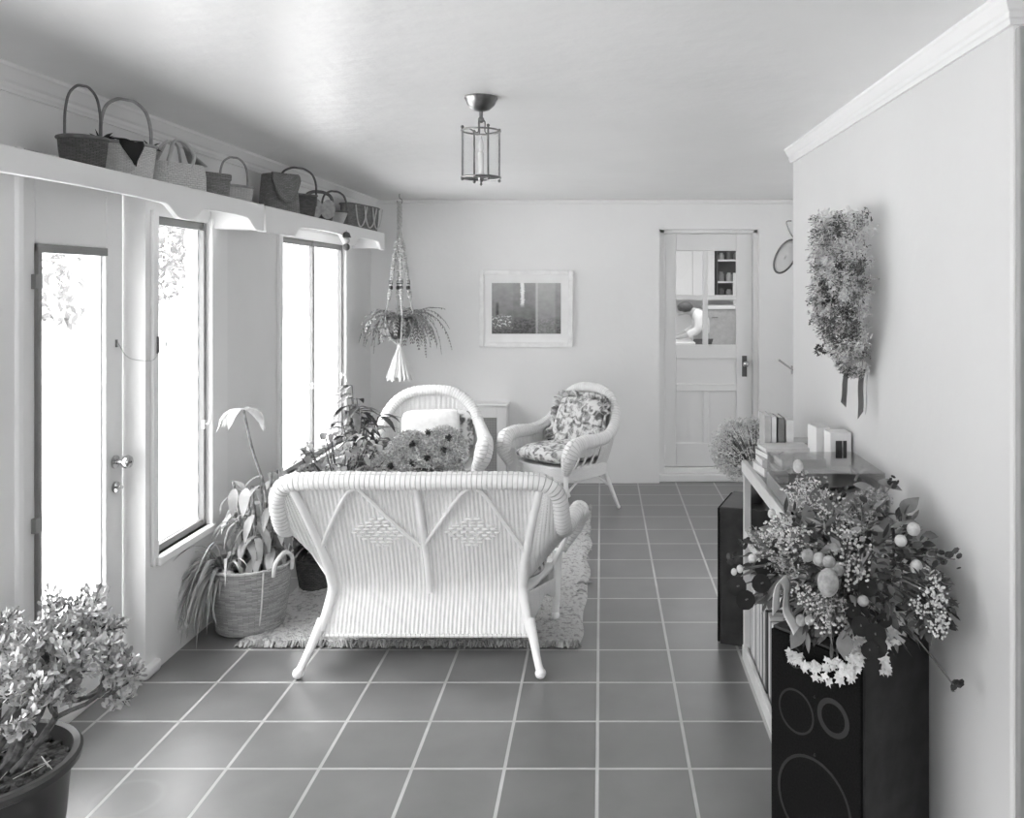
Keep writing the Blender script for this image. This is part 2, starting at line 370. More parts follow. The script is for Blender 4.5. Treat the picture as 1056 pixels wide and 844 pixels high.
# plinth of the post beside the door, slightly rounded
struct('baseboard_left', MB().box(XL - .06, 3.44, 0, XL + .02, 3.56, .05), trim_m, .014)
def rough_edge(mb, x, y, z0, z1, w=.05, amp=.006, seed=0):
    """outer jamb with a hand-trowelled, wavy edge"""
    n = 44
    def f(u, v):
        k = noise.noise(Vector((seed, v * 26, 0))) * amp * 2
        return (x - u * (w + k), y + .002 * sin(v * 90), z0 + (z1 - z0) * v)
    mb.grid(f, 2, n)
    def g(u, v):
        k = noise.noise(Vector((seed, v * 26, 0))) * amp * 2
        return (x - w - k, y + u * .04, z0 + (z1 - z0) * v)
    mb.grid(g, 1, n)
def window(idx, y0, y1, z0, z1, sashes=1, latch=True):
    root = thing('window_%d' % idx, '', 'window', (0, 0, 0)); del root['label']; del root['category']; root['kind'] = 'structure'
    fr = MB(); X = XL - .028; st = .022
    yy = [y0 + (y1 - y0) * i / sashes for i in range(sashes + 1)]
    for i in range(sashes):
        a, b = yy[i], yy[i + 1]
        fr.box(X - .008, a, z0, X + .014, a + st, z1); fr.box(X - .008, b - st, z0, X + .018, b, z1)
        fr.box(X - .008, a, z1 - .035, X + .012, b, z1); fr.box(X - .008, a, z0, X + .012, b, z0 + .03)
    fr.build('window_frame', hinge_m, root, False, .003)
    pn = MB()
    for i in range(sashes): pn.box(X - .012, yy[i] + .01, z0 + .01, X - .007, yy[i + 1] - .01, z1 - .01)
    pn.build('pane', pane_m, root, False)
    rv = MB()
    for i in range(sashes): rough_edge(rv, X - .01, yy[i + 1] - .024, z0, z1, .06, .007, seed=idx * 3 + i)
    rv.build('outer_jamb', trim_m, root)
    sl = MB().box(XL - .1, y0 - .02, z0 - .035, XL + .03, y1 + .02, z0)
    sl.build('window_sill', trim_m, root, False, .006)
    if latch:
        for i in range(sashes):
            l = MB(); ly = yy[i + 1] - .012; lz = .94
            l.box(X + .008, ly - .012, lz - .02, X + .02, ly + .012, lz + .02); l.tube([(X + .018, ly, lz), (X + .04, ly, lz + .01), (X + .045, ly, lz + .07)], [.006, .006, .004], 6, 3)
            l.build('window_latch', mat('white_metal', .7, rough=.3), root)
    return root
window(1, .5, 1.6, .49, 1.85, 1, False); window(2, 1.7, 2.56, .49, 1.85, 1, False)
window(3, 3.545, 4.02, .47, 1.88); window(4, 4.92, 6.14, .47, 1.87, 2)

# the glazed garden door, set back in its frame
XD = -1.93
d = thing('door_1', '', 'door'); del d['label']; del d['category']; d['kind'] = 'structure'
fr = MB()
fr.box(XD - .05, 2.725, 0, XD, 2.925, 2.02); fr.box(XD - .05, 3.345, 0, XD, 3.46, 2.02); fr.box(XD - .05, 2.925, 1.735, XD, 3.345, 2.02); fr.box(XD - .05, 2.925, 0, XD, 3.345, .33)
fr.build('door_panel', lwall_m, d, False, .004)
g = MB(); g.box(XD - .03, 2.925, .33, XD + .012, 2.945, 1.735); g.box(XD - .03, 2.925, 1.705, XD + .008, 3.345, 1.735); g.box(XD - .03, 2.925, .33, XD + .004, 3.345, .345)
g.build('glazing_bead', hinge_m, d, False, .002)
MB().box(XD - .026, 2.93, .34, XD - .02, 3.34, 1.72).build('pane', pane_m, d, False)
rv = MB(); rough_edge(rv, XD - .018, 3.338, .345, 1.71, .06, .007, seed=31); rv.build('outer_jamb', trim_m, d)
k = MB(); kz = .89; ky = 3.405
k.lathe([(.026, 0), (.026, .006), (.01, .008), (.009, .03), (.022, .036), (.027, .05), (.022, .062), (.004, .066)], 20, (XD, ky, kz), M=Matrix.Rotation(pi / 2, 4, 'Y'))
k.build('door_knob', brass_m, d)
k = MB(); k.lathe([(.022, 0), (.022, .01), (.012, .014), (.003, .016)], 16, (XD, ky, kz - .1), M=Matrix.Rotation(pi / 2, 4, 'Y')); k.tube([(XD + .012, ky, kz - .1), (XD + .03, ky, kz - .1), (XD + .032, ky - .05, kz - .102)], .006, 6, 3)
k.build('lock_lever', brass_m, d)
k = MB()
for z in (.75, 1.58): k.box(XD - .002, 2.905, z, XD + .016, 2.94, z + .05)
k.build('door_hinge', hinge_m, d, False)
struct('trim_6', MB().box(XD - .04, 2.69, 0, XL + .012, 2.722, 2.03), trim_m, .006)

# ------------------------------------------------------------------ scalloped shelves over the windows
def shelf(name, label, y0, y1, x1, z0, z1, arches):
    root = thing(name, label, 'shelf', (0, 0, 0))
    MB().box(XL + .001, y0, z1 - .022, x1, y1, z1).build('shelf_board', trim_m, root, False, .004)
    # scalloped fascia: outline extruded in x
    N = 160; top = []; bot = []
    for i in range(N + 1):
        y = y0 + (y1 - y0) * i / N; zz = z0
        for (a, b, h) in arches:
            if a < y < b:
                t = (y - a) / (b - a); e = min(t, 1 - t) * (b - a)
                s = min(e / .11, 1); s = s * s * (3 - 2 * s)
                zz = z0 + h * (s * .7 + .3 * math.sqrt(max(0, 1 - (2 * t - 1) ** 2)) * (1 if s > .05 else s / .05))
        top.append((y, z1 - .001)); bot.append((y, zz))
    mb = MB()
    for xx in (x1, x1 + .022):
        for (y, z) in top: mb.v.append((xx, y, z))
        for (y, z) in bot: mb.v.append((xx, y, z))
    n = N + 1
    for i in range(N):
        mb.face([i, i + 1, n + i + 1, n + i]); mb.face([2 * n + i, 3 * n + i, 3 * n + i + 1, 2 * n + i + 1])
        mb.face([n + i, n + i + 1, 3 * n + i + 1, 3 * n + i]); mb.face([i, 2 * n + i, 2 * n + i + 1, i + 1])
    for i in (0, N): mb.face([i, n + i, 3 * n + i, 2 * n + i])
    mb.build('scalloped_fascia', trim_m, root, False, .003)
    MB().box(XL + .001, y1 - .022, z0 + .01, x1, y1, z1 - .022).build('end_bracket', trim_m, root, False, .003)
    MB().box(XL + .001, y0, z0 + .01, x1, y0 + .022, z1 - .022).build('end_bracket', trim_m, root, False, .003)
    return root
shelf('display_shelf', 'long white scalloped shelf above the garden door and first window, nearest the camera', .35, 4.06, -1.62, 1.845, 1.972, [(.45, 1.15, .05), (1.25, 1.95, .05), (2.05, 3.26, .055), (3.36, 3.98, .055)])
shelf('display_shelf', 'shorter white scalloped shelf above the far pair of windows, near the hanging plant', 4.12, 6.36, -1.63, 1.845, 1.972, [(4.5, 5.42, .06), (5.62, 6.29, .06)])

# ------------------------------------------------------------------ back door
DY = 6.965
d = thing('door_2', '', 'door'); del d['label']; del d['category']; d['kind'] = 'structure'
x0, x1 = .515, 1.225; gx0, gx1 = .607, 1.098; gz0, gz1 = 1.098, 1.862
b = MB(); T = .045
b.box(x0, DY, .11, gx0, DY + T, 2.0); b.box(gx1, DY, .11, x1, DY + T, 2.0); b.box(gx0, DY, gz1, gx1, DY + T, 2.0); b.box(gx0, DY, .985, gx1, DY + T, gz0)
b.box(gx0, DY, .72, gx1, DY + T, .78); b.box(gx0, DY, .11, gx1, DY + T, .3); b.box(.83, DY, .3, .875, DY + T, .72)
b.box(gx0, DY + .018, .11, gx1, DY + T - .01, gz0)
b.build('door_panel', trim_m, d, False, .005)
mn = MB(); mn.box(.826, DY + .004, gz0, .868, DY + T - .004, gz1); mn.box(gx0, DY + .006, 1.46, .826, DY + T - .006, 1.502); mn.box(.868, DY + .006, 1.46, gx1, DY + T - .006, 1.502); mn.build('glazing_bar', trim_m, d, False, .004)
MB().box(gx0, DY + .02, gz0, gx1, DY + .024, gz1).build('pane', pane_m, d, False)
k = MB(); kx, kz = 1.162, .925
k.box(kx - .02, DY - .006, kz - .085, kx + .02, DY, kz + .085); k.build('door_plate', metal_m, d, False, .004)
k = MB(); k.lathe([(.012, 0), (.01, .03), (.022, .036), (.026, .05), (.02, .062), (.003, .065)], 16, (kx + .004, DY, kz + .02), M=Matrix.Rotation(pi / 2, 4, 'X')); k.build('door_knob', brass_m, d)
f = MB(); f.box(.465, YB + .07, 0, .513, YB + .16, 2.03); f.box(1.227, YB + .07, 0, 1.263, YB + .16, 2.03); f.box(.465, YB + .07, 2.002, 1.263, YB + .16, 2.03)
f.build('door_frame', trim_m, d, False, .004)
struct('trim_7', MB().box(.465, YB + .03, 0, 1.263, YB + .16, .06).box(.465, YB + .08, .06, 1.263, YB + .16, .105), trim_m, .008)

# ------------------------------------------------------------------ the kitchen beyond that door
kw = mat('kitchen_wall_paint', .8, rough=.6)
struct('floor_kitchen', MB().box(-.6, 7.02, -.1, 3.4, 13.6, 0), mat('kitchen_floor', .3, .36, rough=.5))
struct('wall_kitchen', MB().box(-.6, 13.3, 0, 3.4, 13.4, 2.6).box(-.7, 7.02, 0, -.6, 13.4, 2.6).box(3.3, 7.02, 0, 3.4, 13.4, 2.6).box(-.6, 7.03, 2.266, 3.4, 7.1, 2.6), kw)
struct('ceiling_kitchen', MB().box(-.7, 7.02, 2.6, 3.4, 13.4, 2.7), kw)
c = thing('wall_cupboard', 'white kitchen wall cupboard filling the top left pane of the back door', 'cupboard', (0, 0, 0))
MB().box(1.0, 12.85, 1.40, 1.70, 13.3, 2.4).build('body', kw, c, False, .006)
MB().box(1.02, 12.83, 1.42, 1.36, 12.85, 2.38).build('door', kw, c, False, .004); MB().box(1.37, 12.83, 1.42, 1.69, 12.85, 2.38).build('door', kw, c, False, .004)
c = thing('open_shelf_unit', 'dark open shelves of jars seen through the top right pane of the back door', 'shelves', (0, 0, 0))
s = MB(); s.box(1.76, 13.26, 1.35, 2.3, 13.3, 2.4); s.box(1.74, 12.95, 1.35, 1.76, 13.3, 2.4); s.box(2.3, 12.95, 1.35, 2.32, 13.3, 2.4); s.build('carcass', mat('shelf_dark', .12, rough=.6), c, False)
for z in (1.37, 1.60, 1.93, 2.38): MB().box(1.76, 12.95, z, 2.3, 13.26, z + .025).build('shelf_board', trim_m, c, False)
k = 0
for z in (1.395, 1.625, 1.955):
    for x in (1.83, 1.95, 2.06, 2.2):
        j = MB(); h = R.uniform(.1, .19); j.lathe([(.04, 0), (.045, .01), (.045, h * .75), (.03, h * .85), (.03, h), (.001, h)], 14)
        o = j.build('jar', [mat('jar_grey', .15), mat('jar_mid', .3), mat('jar_pale', .55)][k % 3]); k += 1
        o.location = (x, 13.1, z); tag(o, 'small kitchen jar on the dark shelves behind the back door glass', 'jar', 'jars on the kitchen shelves')
c = thing('base_cabinet', 'grey kitchen cabinet with pale worktop in the lower right pane of the back door', 'cabinet', (0, 0, 0))
MB().box(1.55, 12.5, 0, 1.98, 13.25, 1.22).build('body', mat('cabinet_grey', .42, .5, scale=14), c, False, .005)
MB().box(1.53, 12.47, 1.22, 2.0, 13.25, 1.27).build('worktop', trim_m, c, False, .005)
h = MB(); h.tube([(1.61, 12.49, 1.1), (1.61, 12.45, 1.1), (1.69, 12.45, 1.1), (1.69, 12.49, 1.1)], .009, 6); h.build('handle', metal_m, c)
c = thing('broom', 'dark broom leaning by the white curtain in the right panes of the back door', 'broom', (0, 0, 0))
MB().tube([(1.93, 12.3, .12), (1.985, 12.42, 1.62)], .016, 8).build('handle', mat('broom_dark', .06), c)
MB().box(1.84, 12.26, 0, 2.02, 12.33, .16).build('bristles', mat('bristle', .2), c, False, .01)
o = MB().grid(lambda u, v: (1.96 + u * .3, 12.75 + .02 * sin(u * 40), v * 1.75), 40, 4).build('curtain', cloth_w); tag(o, 'white curtain hanging at the right edge of the back door panes', 'curtain')
o.modifiers.new('s', 'SOLIDIFY').thickness = .004
c = thing('work_table', 'white table the person leans over behind the back door', 'table', (0, 0, 0))
MB().box(.55, 11.1, .79, 1.22, 11.9, .83).build('tabletop', trim_m, c, False, .004)
for (x, y) in ((.6, 11.15), (1.14, 11.15), (.6, 11.85), (1.14, 11.85)): MB().box(x, y, 0, x + .04, y + .04, .79).build('leg', trim_m, c, False)

def skin(name, verts, edges, m, parent=None, sub=2, root=0):
    bm = bmesh.new(); L = bm.verts.layers.skin.verify(); vs = []
    for (p, r) in verts:
        v = bm.verts.new(p); v[L].radius = (r, r) if not isinstance(r, tuple) else r; vs.append(v)
    vs[root][L].use_root = True
    for a, b in edges: bm.edges.new((vs[a], vs[b]))
    me = bpy.data.meshes.new(name); bm.to_mesh(me); bm.free(); me.materials.append(m)
    o = bpy.data.objects.new(name, me); COL.objects.link(o)
    o.modifiers.new('skin', 'SKIN').use_smooth_shade = True
    s = o.modifiers.new('sub', 'SUBSURF'); s.levels = sub; s.render_levels = sub
    if parent: o.parent = parent
    return o
# person at the table, facing left, head bowed, forearms over the table (feet at z 0)
PX, PY = 1.33, 11.5
def Q(x, y, z): return (PX + x, PY + y, z)
V = [(Q(0, 0, .88), .12), (Q(.01, 0, 1.02), .115), (Q(0, 0, 1.13), .12), (Q(-.05, 0, 1.195), .095), (Q(-.125, 0, 1.225), .05), (Q(-.18, 0, 1.235), .072), (Q(-.215, 0, 1.245), .082), (Q(-.245, 0, 1.24), .06)]
E = [(0, 1), (1, 2), (2, 3), (3, 4), (4, 5), (5, 6), (6, 7)]
def add(chain, start):
    p = start
    for c in chain: V.append(c); E.append((p, len(V) - 1)); p = len(V) - 1
    return p
add([(Q(-.30, 0, 1.175), .016)], 6)                                    # nose
for sgn in (-1, 1):
    hp = add([(Q(-.03, .17 * sgn, 1.165), .06), (Q(-.05, .22 * sgn, .97), .045), (Q(-.25, .17 * sgn, .895), .035), (Q(-.31, .15 * sgn, .88), .026), (Q(-.355, .145 * sgn, .868), .028)], 3)
    for q, (dy, l) in enumerate(((-.03, .06), (-.01, .075), (.012, .07), (.032, .055))):
        add([(Q(-.37 - l * .5, .145 * sgn + dy, .868), .009), (Q(-.37 - l, .145 * sgn + dy * 1.1, .852), .007)], hp)
    add([(Q(-.36, .145 * sgn - .045 * sgn, .862), .010), (Q(-.39, .145 * sgn - .06 * sgn, .856), .008)], hp)
    add([(Q(.01, .1 * sgn, .78), .09), (Q(.0, .11 * sgn, .46), .06), (Q(.02, .11 * sgn, .09), .042), (Q(-.06, .11 * sgn, .035), .035), (Q(-.13, .115 * sgn, .025), .025)], 0)
person = skin('person', V, E, mat('skin_tone', .42, rough=.6)); tag(person, 'person in white shirt with dark hair bending over a table behind the back door', 'person')
hair = MB().ball(Q(-.205, 0, 1.275), .102, 16, 12, (1.05, .92, .75)); hair.ball(Q(-.155, 0, 1.255), .07, 12, 8, (.8, 1, .9)); hair.build('hair', mat('dark_hair', .05, .1, scale=60), person)
sv = [(Q(0, 0, .86), .135), (Q(.01, 0, 1.02), .13), (Q(0, 0, 1.13), .135), (Q(-.05, 0, 1.2), .107), (Q(-.095, 0, 1.222), .058)]; se = [(0, 1), (1, 2), (2, 3), (3, 4)]
for sgn in (-1, 1):
    b0 = len(sv); sv += [(Q(-.03, .17 * sgn, 1.17), .076), (Q(-.05, .22 * sgn, .98), .062), (Q(-.2, .185 * sgn, .915), .05)]; se += [(3, b0), (b0, b0 + 1), (b0 + 1, b0 + 2)]
skin('shirt', sv, se, cloth_w, person)
tv = [(Q(0, 0, .88), .132)]; te = []
for sgn in (-1, 1):
    b0 = len(tv); tv += [(Q(.01, .1 * sgn, .76), .1), (Q(0, .11 * sgn, .46), .075), (Q(.02, .11 * sgn, .1), .06)]; te += [(0, b0), (b0, b0 + 1), (b0 + 1, b0 + 2)]
skin('trousers', tv, te, mat('trouser_grey', .15), person)

# ------------------------------------------------------------------ outdoors, overexposed
struct('ground_outside', MB().box(-40, -20, -.25, -1.98, 40, -.12), mat('pale_terrace', .72, .8, scale=1.2))
def tree(x, y, z0, rad, h, n, label, seed):
    rng = random.Random(seed); t = thing('garden_tree', label, 'tree', (x, y, -.12), 0, None)
    mb = MB(); mb.tube([(0, 0, 0), (.1, 0, z0 * .6), (0, .1, z0 + h * .4)], [.14, .1, .05], 8, 4)
    for k in range(7):
        a = k * 2.4; mb.tube([(0, .05, z0 * .9), (cos(a) * rad * .5, sin(a) * rad * .5, z0 + h * .4), (cos(a) * rad * .8, sin(a) * rad * .8, z0 + h * rng.uniform(.3, .8))], [.05, .03, .01], 6, 3)
    mb.build('trunk', mat('pale_bark', .2, .3), t)
    lf = MB()
    for i in range(n):
        d = sph(rng) * rng.uniform(.45, 1) ** .5
        p = (d.x * rad, d.y * rad, z0 + h * .5 + d.z * h * .5); lf.leaf(p, sph(rng), sph(rng), rng.uniform(.06, .13), .05, 0, 2)
    lf.build('foliage', mat('garden_leaf', .07, .1, rough=.6), t)
tree(-5.75, 9.2, 1.25, 1.7, 2.4, 3600, 'pale sunlit tree outside the garden door, the nearer one', 3)
tree(-7.6, 13.2, 1.4, 1.9, 3.0, 3000, 'pale tree further off, seen at the top of the first window', 5)

# ================================================================== CEILING LANTERN
lant_m = mat('antique_brass', .16, .3, rough=.3, metal=1, scale=20)
L = thing('pendant_lantern', 'round glass hanging lantern with candle lamp under the ceiling', 'lamp', (-.43, 3.07, CEIL))
MB().lathe([(.001, 0), (.058, 0), (.06, -.006), (.055, -.014), (.048, -.03), (.03, -.046), (.012, -.052), (.001, -.053)], 32, cap0=False).build('canopy', lant_m, L)
m = MB(); m.tube([(0, 0, -.05), (0, 0, -.085)], .007, 8)
for a in range(3):
    t = a * 2 * pi / 3; m.tube([(0, 0, -.075), (cos(t) * .014, sin(t) * .014, -.09), (cos(t) * .018, sin(t) * .018, -.13), (cos(t) * .069, sin(t) * .069, -.122)], .0025, 6, 4)
m.ball((0, 0, -.082), .012, 12, 8); m.build('hanger', lant_m, L)
def ring(mb, r, z, t, c=(0, 0)): mb.tube([(c[0] + r * cos(2 * pi * k / 36), c[1] + r * sin(2 * pi * k / 36), z) for k in range(37)], t, 8, caps=False)
m = MB(); ring(m, .069, -.122, .0032); ring(m, .069, -.289, .004)
m.tube([(-.069, 0, -.289), (.069, 0, -.289)], .003, 6); m.tube([(0, -.069, -.289), (0, .069, -.289)], .003, 6)
for k in range(4):
    a = k * pi / 2 + .5; x, y = cos(a) * .07, sin(a) * .07; m.tube([(x, y, -.115), (x, y, -.296)], .0034, 8); m.ball((x, y, -.113), .006, 8, 6); m.ball((x, y, -.297), .006, 8, 6)
m.build('frame', lant_m, L)
MB().lathe([(.066, -.124), (.066, -.287)], 40, cap0=False).build('glass_cylinder', pane_m, L)
MB().lathe([(.001, -.286), (.02, -.284), (.012, -.274), (.0105, -.27), (.0105, -.2), (.006, -.197), (.001, -.196)], 16, cap0=False).build('candle_sleeve', mat('ivory_sleeve', .75), L)
MB().lathe([(.006, -.197), (.011, -.18), (.008, -.16), (.002, -.14), (.0005, -.138)], 14).build('bulb', mat('frosted_bulb', .75, rough=.2), L)
MB().lathe([(.001, -.318), (.005, -.314), (.003, -.306), (.009, -.3), (.012, -.29), (.001, -.287)], 14, cap0=False).build('finial', lant_m, L)

# ================================================================== PICTURE ON THE BACK WALL
def art_mat():
    m = bpy.data.materials.new('picture_print'); m.use_nodes = True; nt = m.node_tree; b = nt.nodes['Principled BSDF']; b.inputs['Roughness'].default_value = .35
    L = nt.links.new; tc = nt.nodes.new('ShaderNodeTexCoord'); sp = nt.nodes.new('ShaderNodeSeparateXYZ'); L(tc.outputs['UV'], sp.inputs[0])
    def M(op, a, b_=None, c=None):
        n = nt.nodes.new('ShaderNodeMath'); n.operation = op
        for i, q in enumerate((a, b_, c)):
            if q is None: continue
            if isinstance(q, (int, float)): n.inputs[i].default_value = q
            else: L(q, n.inputs[i])
        return n.outputs[0]
    u, v = sp.outputs[0], sp.outputs[1]
    def band(x, a, b_, soft=.01):   # 1 inside a..b
        n = nt.nodes.new('ShaderNodeMapRange'); n.interpolation_type = 'SMOOTHSTEP'; L(x, n.inputs[0]); n.inputs[1].default_value = a - soft; n.inputs[2].default_value = a + soft
        k = nt.nodes.new('ShaderNodeMapRange'); k.interpolation_type = 'SMOOTHSTEP'; L(x, k.inputs[0]); k.inputs[1].default_value = b_ - soft; k.inputs[2].default_value = b_ + soft
        return M('SUBTRACT', n.outputs[0], k.outputs[0])
    def nz(scale, dist=0):
        n = nt.nodes.new('ShaderNodeTexNoise'); n.inputs['Scale'].default_value = scale; n.inputs['Detail'].default_value = 5; L(tc.outputs['UV'], n.inputs[0]); return n.outputs[0]
    n1, n2 = nz(9), nz(28)
    val = M('ADD', .17, M('MULTIPLY', M('SUBTRACT', n1, .5), .16))
    val = M('SUBTRACT', val, M('MULTIPLY', M('SUBTRACT', .5, v), .2))                       # darker low down
    val = M('ADD', val, M('MULTIPLY', band(u, .65, .92, .02), .08))
    val = M('ADD', val, M('MULTIPLY', band(u, .635, .665), .16))
    val = M('SUBTRACT', val, M('MULTIPLY', band(u, .31, .62), .025))
    str_ = M('MULTIPLY', band(M('ADD', u, M('MULTIPLY', M('SUBTRACT', n2, .5), .06)), .42, .47, .012), band(v, .56, 1.1, .06)); val = M('ADD', val, M('MULTIPLY', str_, .5))
    low = M('MULTIPLY', M('MULTIPLY', band(v, .12, .36, .04), band(u, .0, .3, .03)), M('GREATER_THAN', n2, .56)); val = M('ADD', val, M('MULTIPLY', low, .45))
    dk = M('MULTIPLY', band(u, .06, .10, .01), band(v, .36, .62, .04)); val = M('SUBTRACT', val, M('MULTIPLY', dk, .12))
    low2 = M('MULTIPLY', band(v, -.1, .3, .06), M('GREATER_THAN', n2, .5)); val = M('SUBTRACT', val, M('MULTIPLY', low2, .05))
    val = M('MAXIMUM', M('MULTIPLY', val, 1.25), .02)
    cb = nt.nodes.new('ShaderNodeCombineColor'); [L(val, cb.inputs[i]) for i in range(3)]; L(cb.outputs[0], b.inputs[0])
    return m
p = thing('framed_picture', 'white framed dark landscape picture hanging on the back wall', 'picture', (-.597, YB, 1.395))
W2, H2 = .372, .306; fm = MB(); FB = .035
fm.box(-W2, -.035, -H2, -W2 + FB, -.002, H2); fm.box(W2 - FB, -.035, -H2, W2, -.002, H2); fm.box(-W2 + FB, -.035, -H2, W2 - FB, -.002, -H2 + FB); fm.box(-W2 + FB, -.035, H2 - FB, W2 - FB, -.002, H2)
fm.build('frame', mat('white_distressed_frame', .92, .84, scale=18, rough=.5), p, False, .006)
MB().box(-W2 + FB, -.014, -H2 + FB, W2 - FB, -.003, H2 - FB).build('mat_board', mat('mat_board', .9, .86), p, False)
a = MB(); a.v = [(-.275, -.0155, -.20), (.275, -.0155, -.20), (.275, -.0155, .205), (-.275, -.0155, .205)]; a.face([0, 1, 2, 3], [(0, 0), (1, 0), (1, 1), (0, 1)])
a.v += [(-.275, -.0140, -.20), (.275, -.0140, -.20), (.275, -.0140, .205), (-.275, -.0140, .205)]
for i in range(4): a.face([i, i + 4, (i + 1) % 4 + 4, (i + 1) % 4], [(0, 0)] * 4)
a.build('print', art_mat(), p, False)

# ================================================================== RADIATOR COVER
rc = thing('radiator_cover', 'white radiator cover with woven grille between the two wicker armchairs', 'radiator cover', (0, 0, 0))
X0, X1, Y0, Y1, ZT = -1.22, -.74, 6.70, YB - .002, .655
c = MB(); c.box(X0, Y0, 0, X0 + .075, Y1, ZT - .02); c.box(X1 - .075, Y0, 0, X1, Y1, ZT - .02); c.box(X0 + .075, Y0, ZT - .11, X1 - .075, Y1, ZT - .02); c.box(X0 + .075, Y0, 0, X1 - .075, Y1, .08)
c.build('cabinet', trim_m, rc, False, .004)
MB().box(X0 - .012, Y0 - .012, ZT - .02, X1 + .012, Y1, ZT).build('top', trim_m, rc, False, .005)
gm = MB(); gx0, gx1, gz0, gz1 = X0 + .075, X1 - .075, .08, ZT - .11
for i in range(29): x = gx0 + (gx1 - gx0) * i / 28; gm.box(x - .002, Y0 + .008, gz0, x + .002, Y0 + .012, gz1)
for i in range(40): z = gz0 + (gz1 - gz0) * i / 39; gm.box(gx0, Y0 + .009, z - .002, gx1, Y0 + .013, z + .002)
gm.build('grille', mat('grille_paint', .5), rc, False)
MB().box(gx0, Y0 + .05, gz0, gx1, Y0 + .06, gz1).build('radiator', mat('radiator_grey', .3), rc, False)

# ================================================================== RUG
def rug():
    x0, x1, y0, y1 = -1.6, -.07, 3.78, 6.2; n = noise.noise
    o = thing('shag_rug', 'pale grey shaggy rag rug under the wicker settee', 'rug', (0, 0, 0))
    mb = MB()
    def f(u, v):
        ex = .035 * n(Vector((v * 9, 0, 3))) * (1 if u > .5 else -1) * abs(2 * u - 1) - .03 * (v < .25) * (.25 - v) * 4 * (u > .5) * u
        x = x0 + (x1 - x0) * u + ex; y = y0 + (y1 - y0) * v + .02 * n(Vector((u * 12, 5, 0)))
        e = min(u, 1 - u, v, 1 - v); h = .008 + .012 * abs(n(Vector((x * 24, y * 42, 0)))) + .008 * abs(n(Vector((x * 60, y * 70, 4))))
        return (x, y, .001 + h * min(e * 60, 1))
    mb.grid(f, 190, 260); mb.build('pile', mat('rag_rug', .26, .56, rough=1, scale=46, bump=1, bscale=110, bdist=.015, contrast=(.3, .5)), o, autos=False)
    fr = MB(); rng = random.Random(5)
    def tuft(x, y, dx, dy):
        l = rng.uniform(.02, .05); z = rng.uniform(.006, .016); a = rng.uniform(-.6, .6)
        ddx, ddy = dx * cos(a) - dy * sin(a), dx * sin(a) + dy * cos(a)
        fr.tube([(x, y, z), (x + ddx * l * .5, y + ddy * l * .5, z + rng.uniform(0, .014)), (x + ddx * l, y + ddy * l, .006)], [.005, .006, .003], 5, 2)
    for i in range(330): tuft(x0 + (x1 - x0 - .03) * rng.random(), y0 + .012, 0, -1)
    for i in range(12): tuft(x1 - .035 + .035 * rng.uniform(-.6, .6), y0 + (y1 - y0) * rng.random(), 1, 0)
    fr.build('fringe', mat('rug_fringe', .5, .22, rough=1, scale=18), o)['kind'] = 'stuff'
rug()

# ================================================================== WICKER SETTEE
CX = -.735
def interp(tab, z):
    for a, b in zip(tab, tab[1:]):
        if z <= b[0]:
            t = (z - a[0]) / (b[0] - a[0]); return [p + (q - p) * t for p, q in zip(a[1:], b[1:])]
    return list(tab[-1][1:])
PROF = cr([(.125, 3.585, .448), (.2, 3.612, .43), (.28, 3.648, .412), (.34, 3.645, .411), (.45, 3.60, .425), (.65, 3.495, .468), (.80, 3.415, .505)], 8)
def backpt(u, z, off=0):            # u in -1..1
    y, hw = interp(PROF, z)
    return Vector((u * hw, y + .03 * (1 - u * u) * min(max((z - .3) / .4, 0), 1) - off, z))
st = thing('wicker_settee', 'white wicker settee seen from behind on the edge of the rug', 'settee', (CX, 0, 0))
NR = 50
def fb(u, v):
    z = .125 + .675 * v; uu = 2 * u - 1
    p = backpt(uu, z); p.y -= .0055 * cos(2 * pi * p.x / .0178); return p
mb = MB(); mb.grid(fb, NR * 9, 40, .9, .7)
o = mb.build('back_panel', stake_m, st, autos=False); o.modifiers.new('s', 'SOLIDIFY').thickness = .012
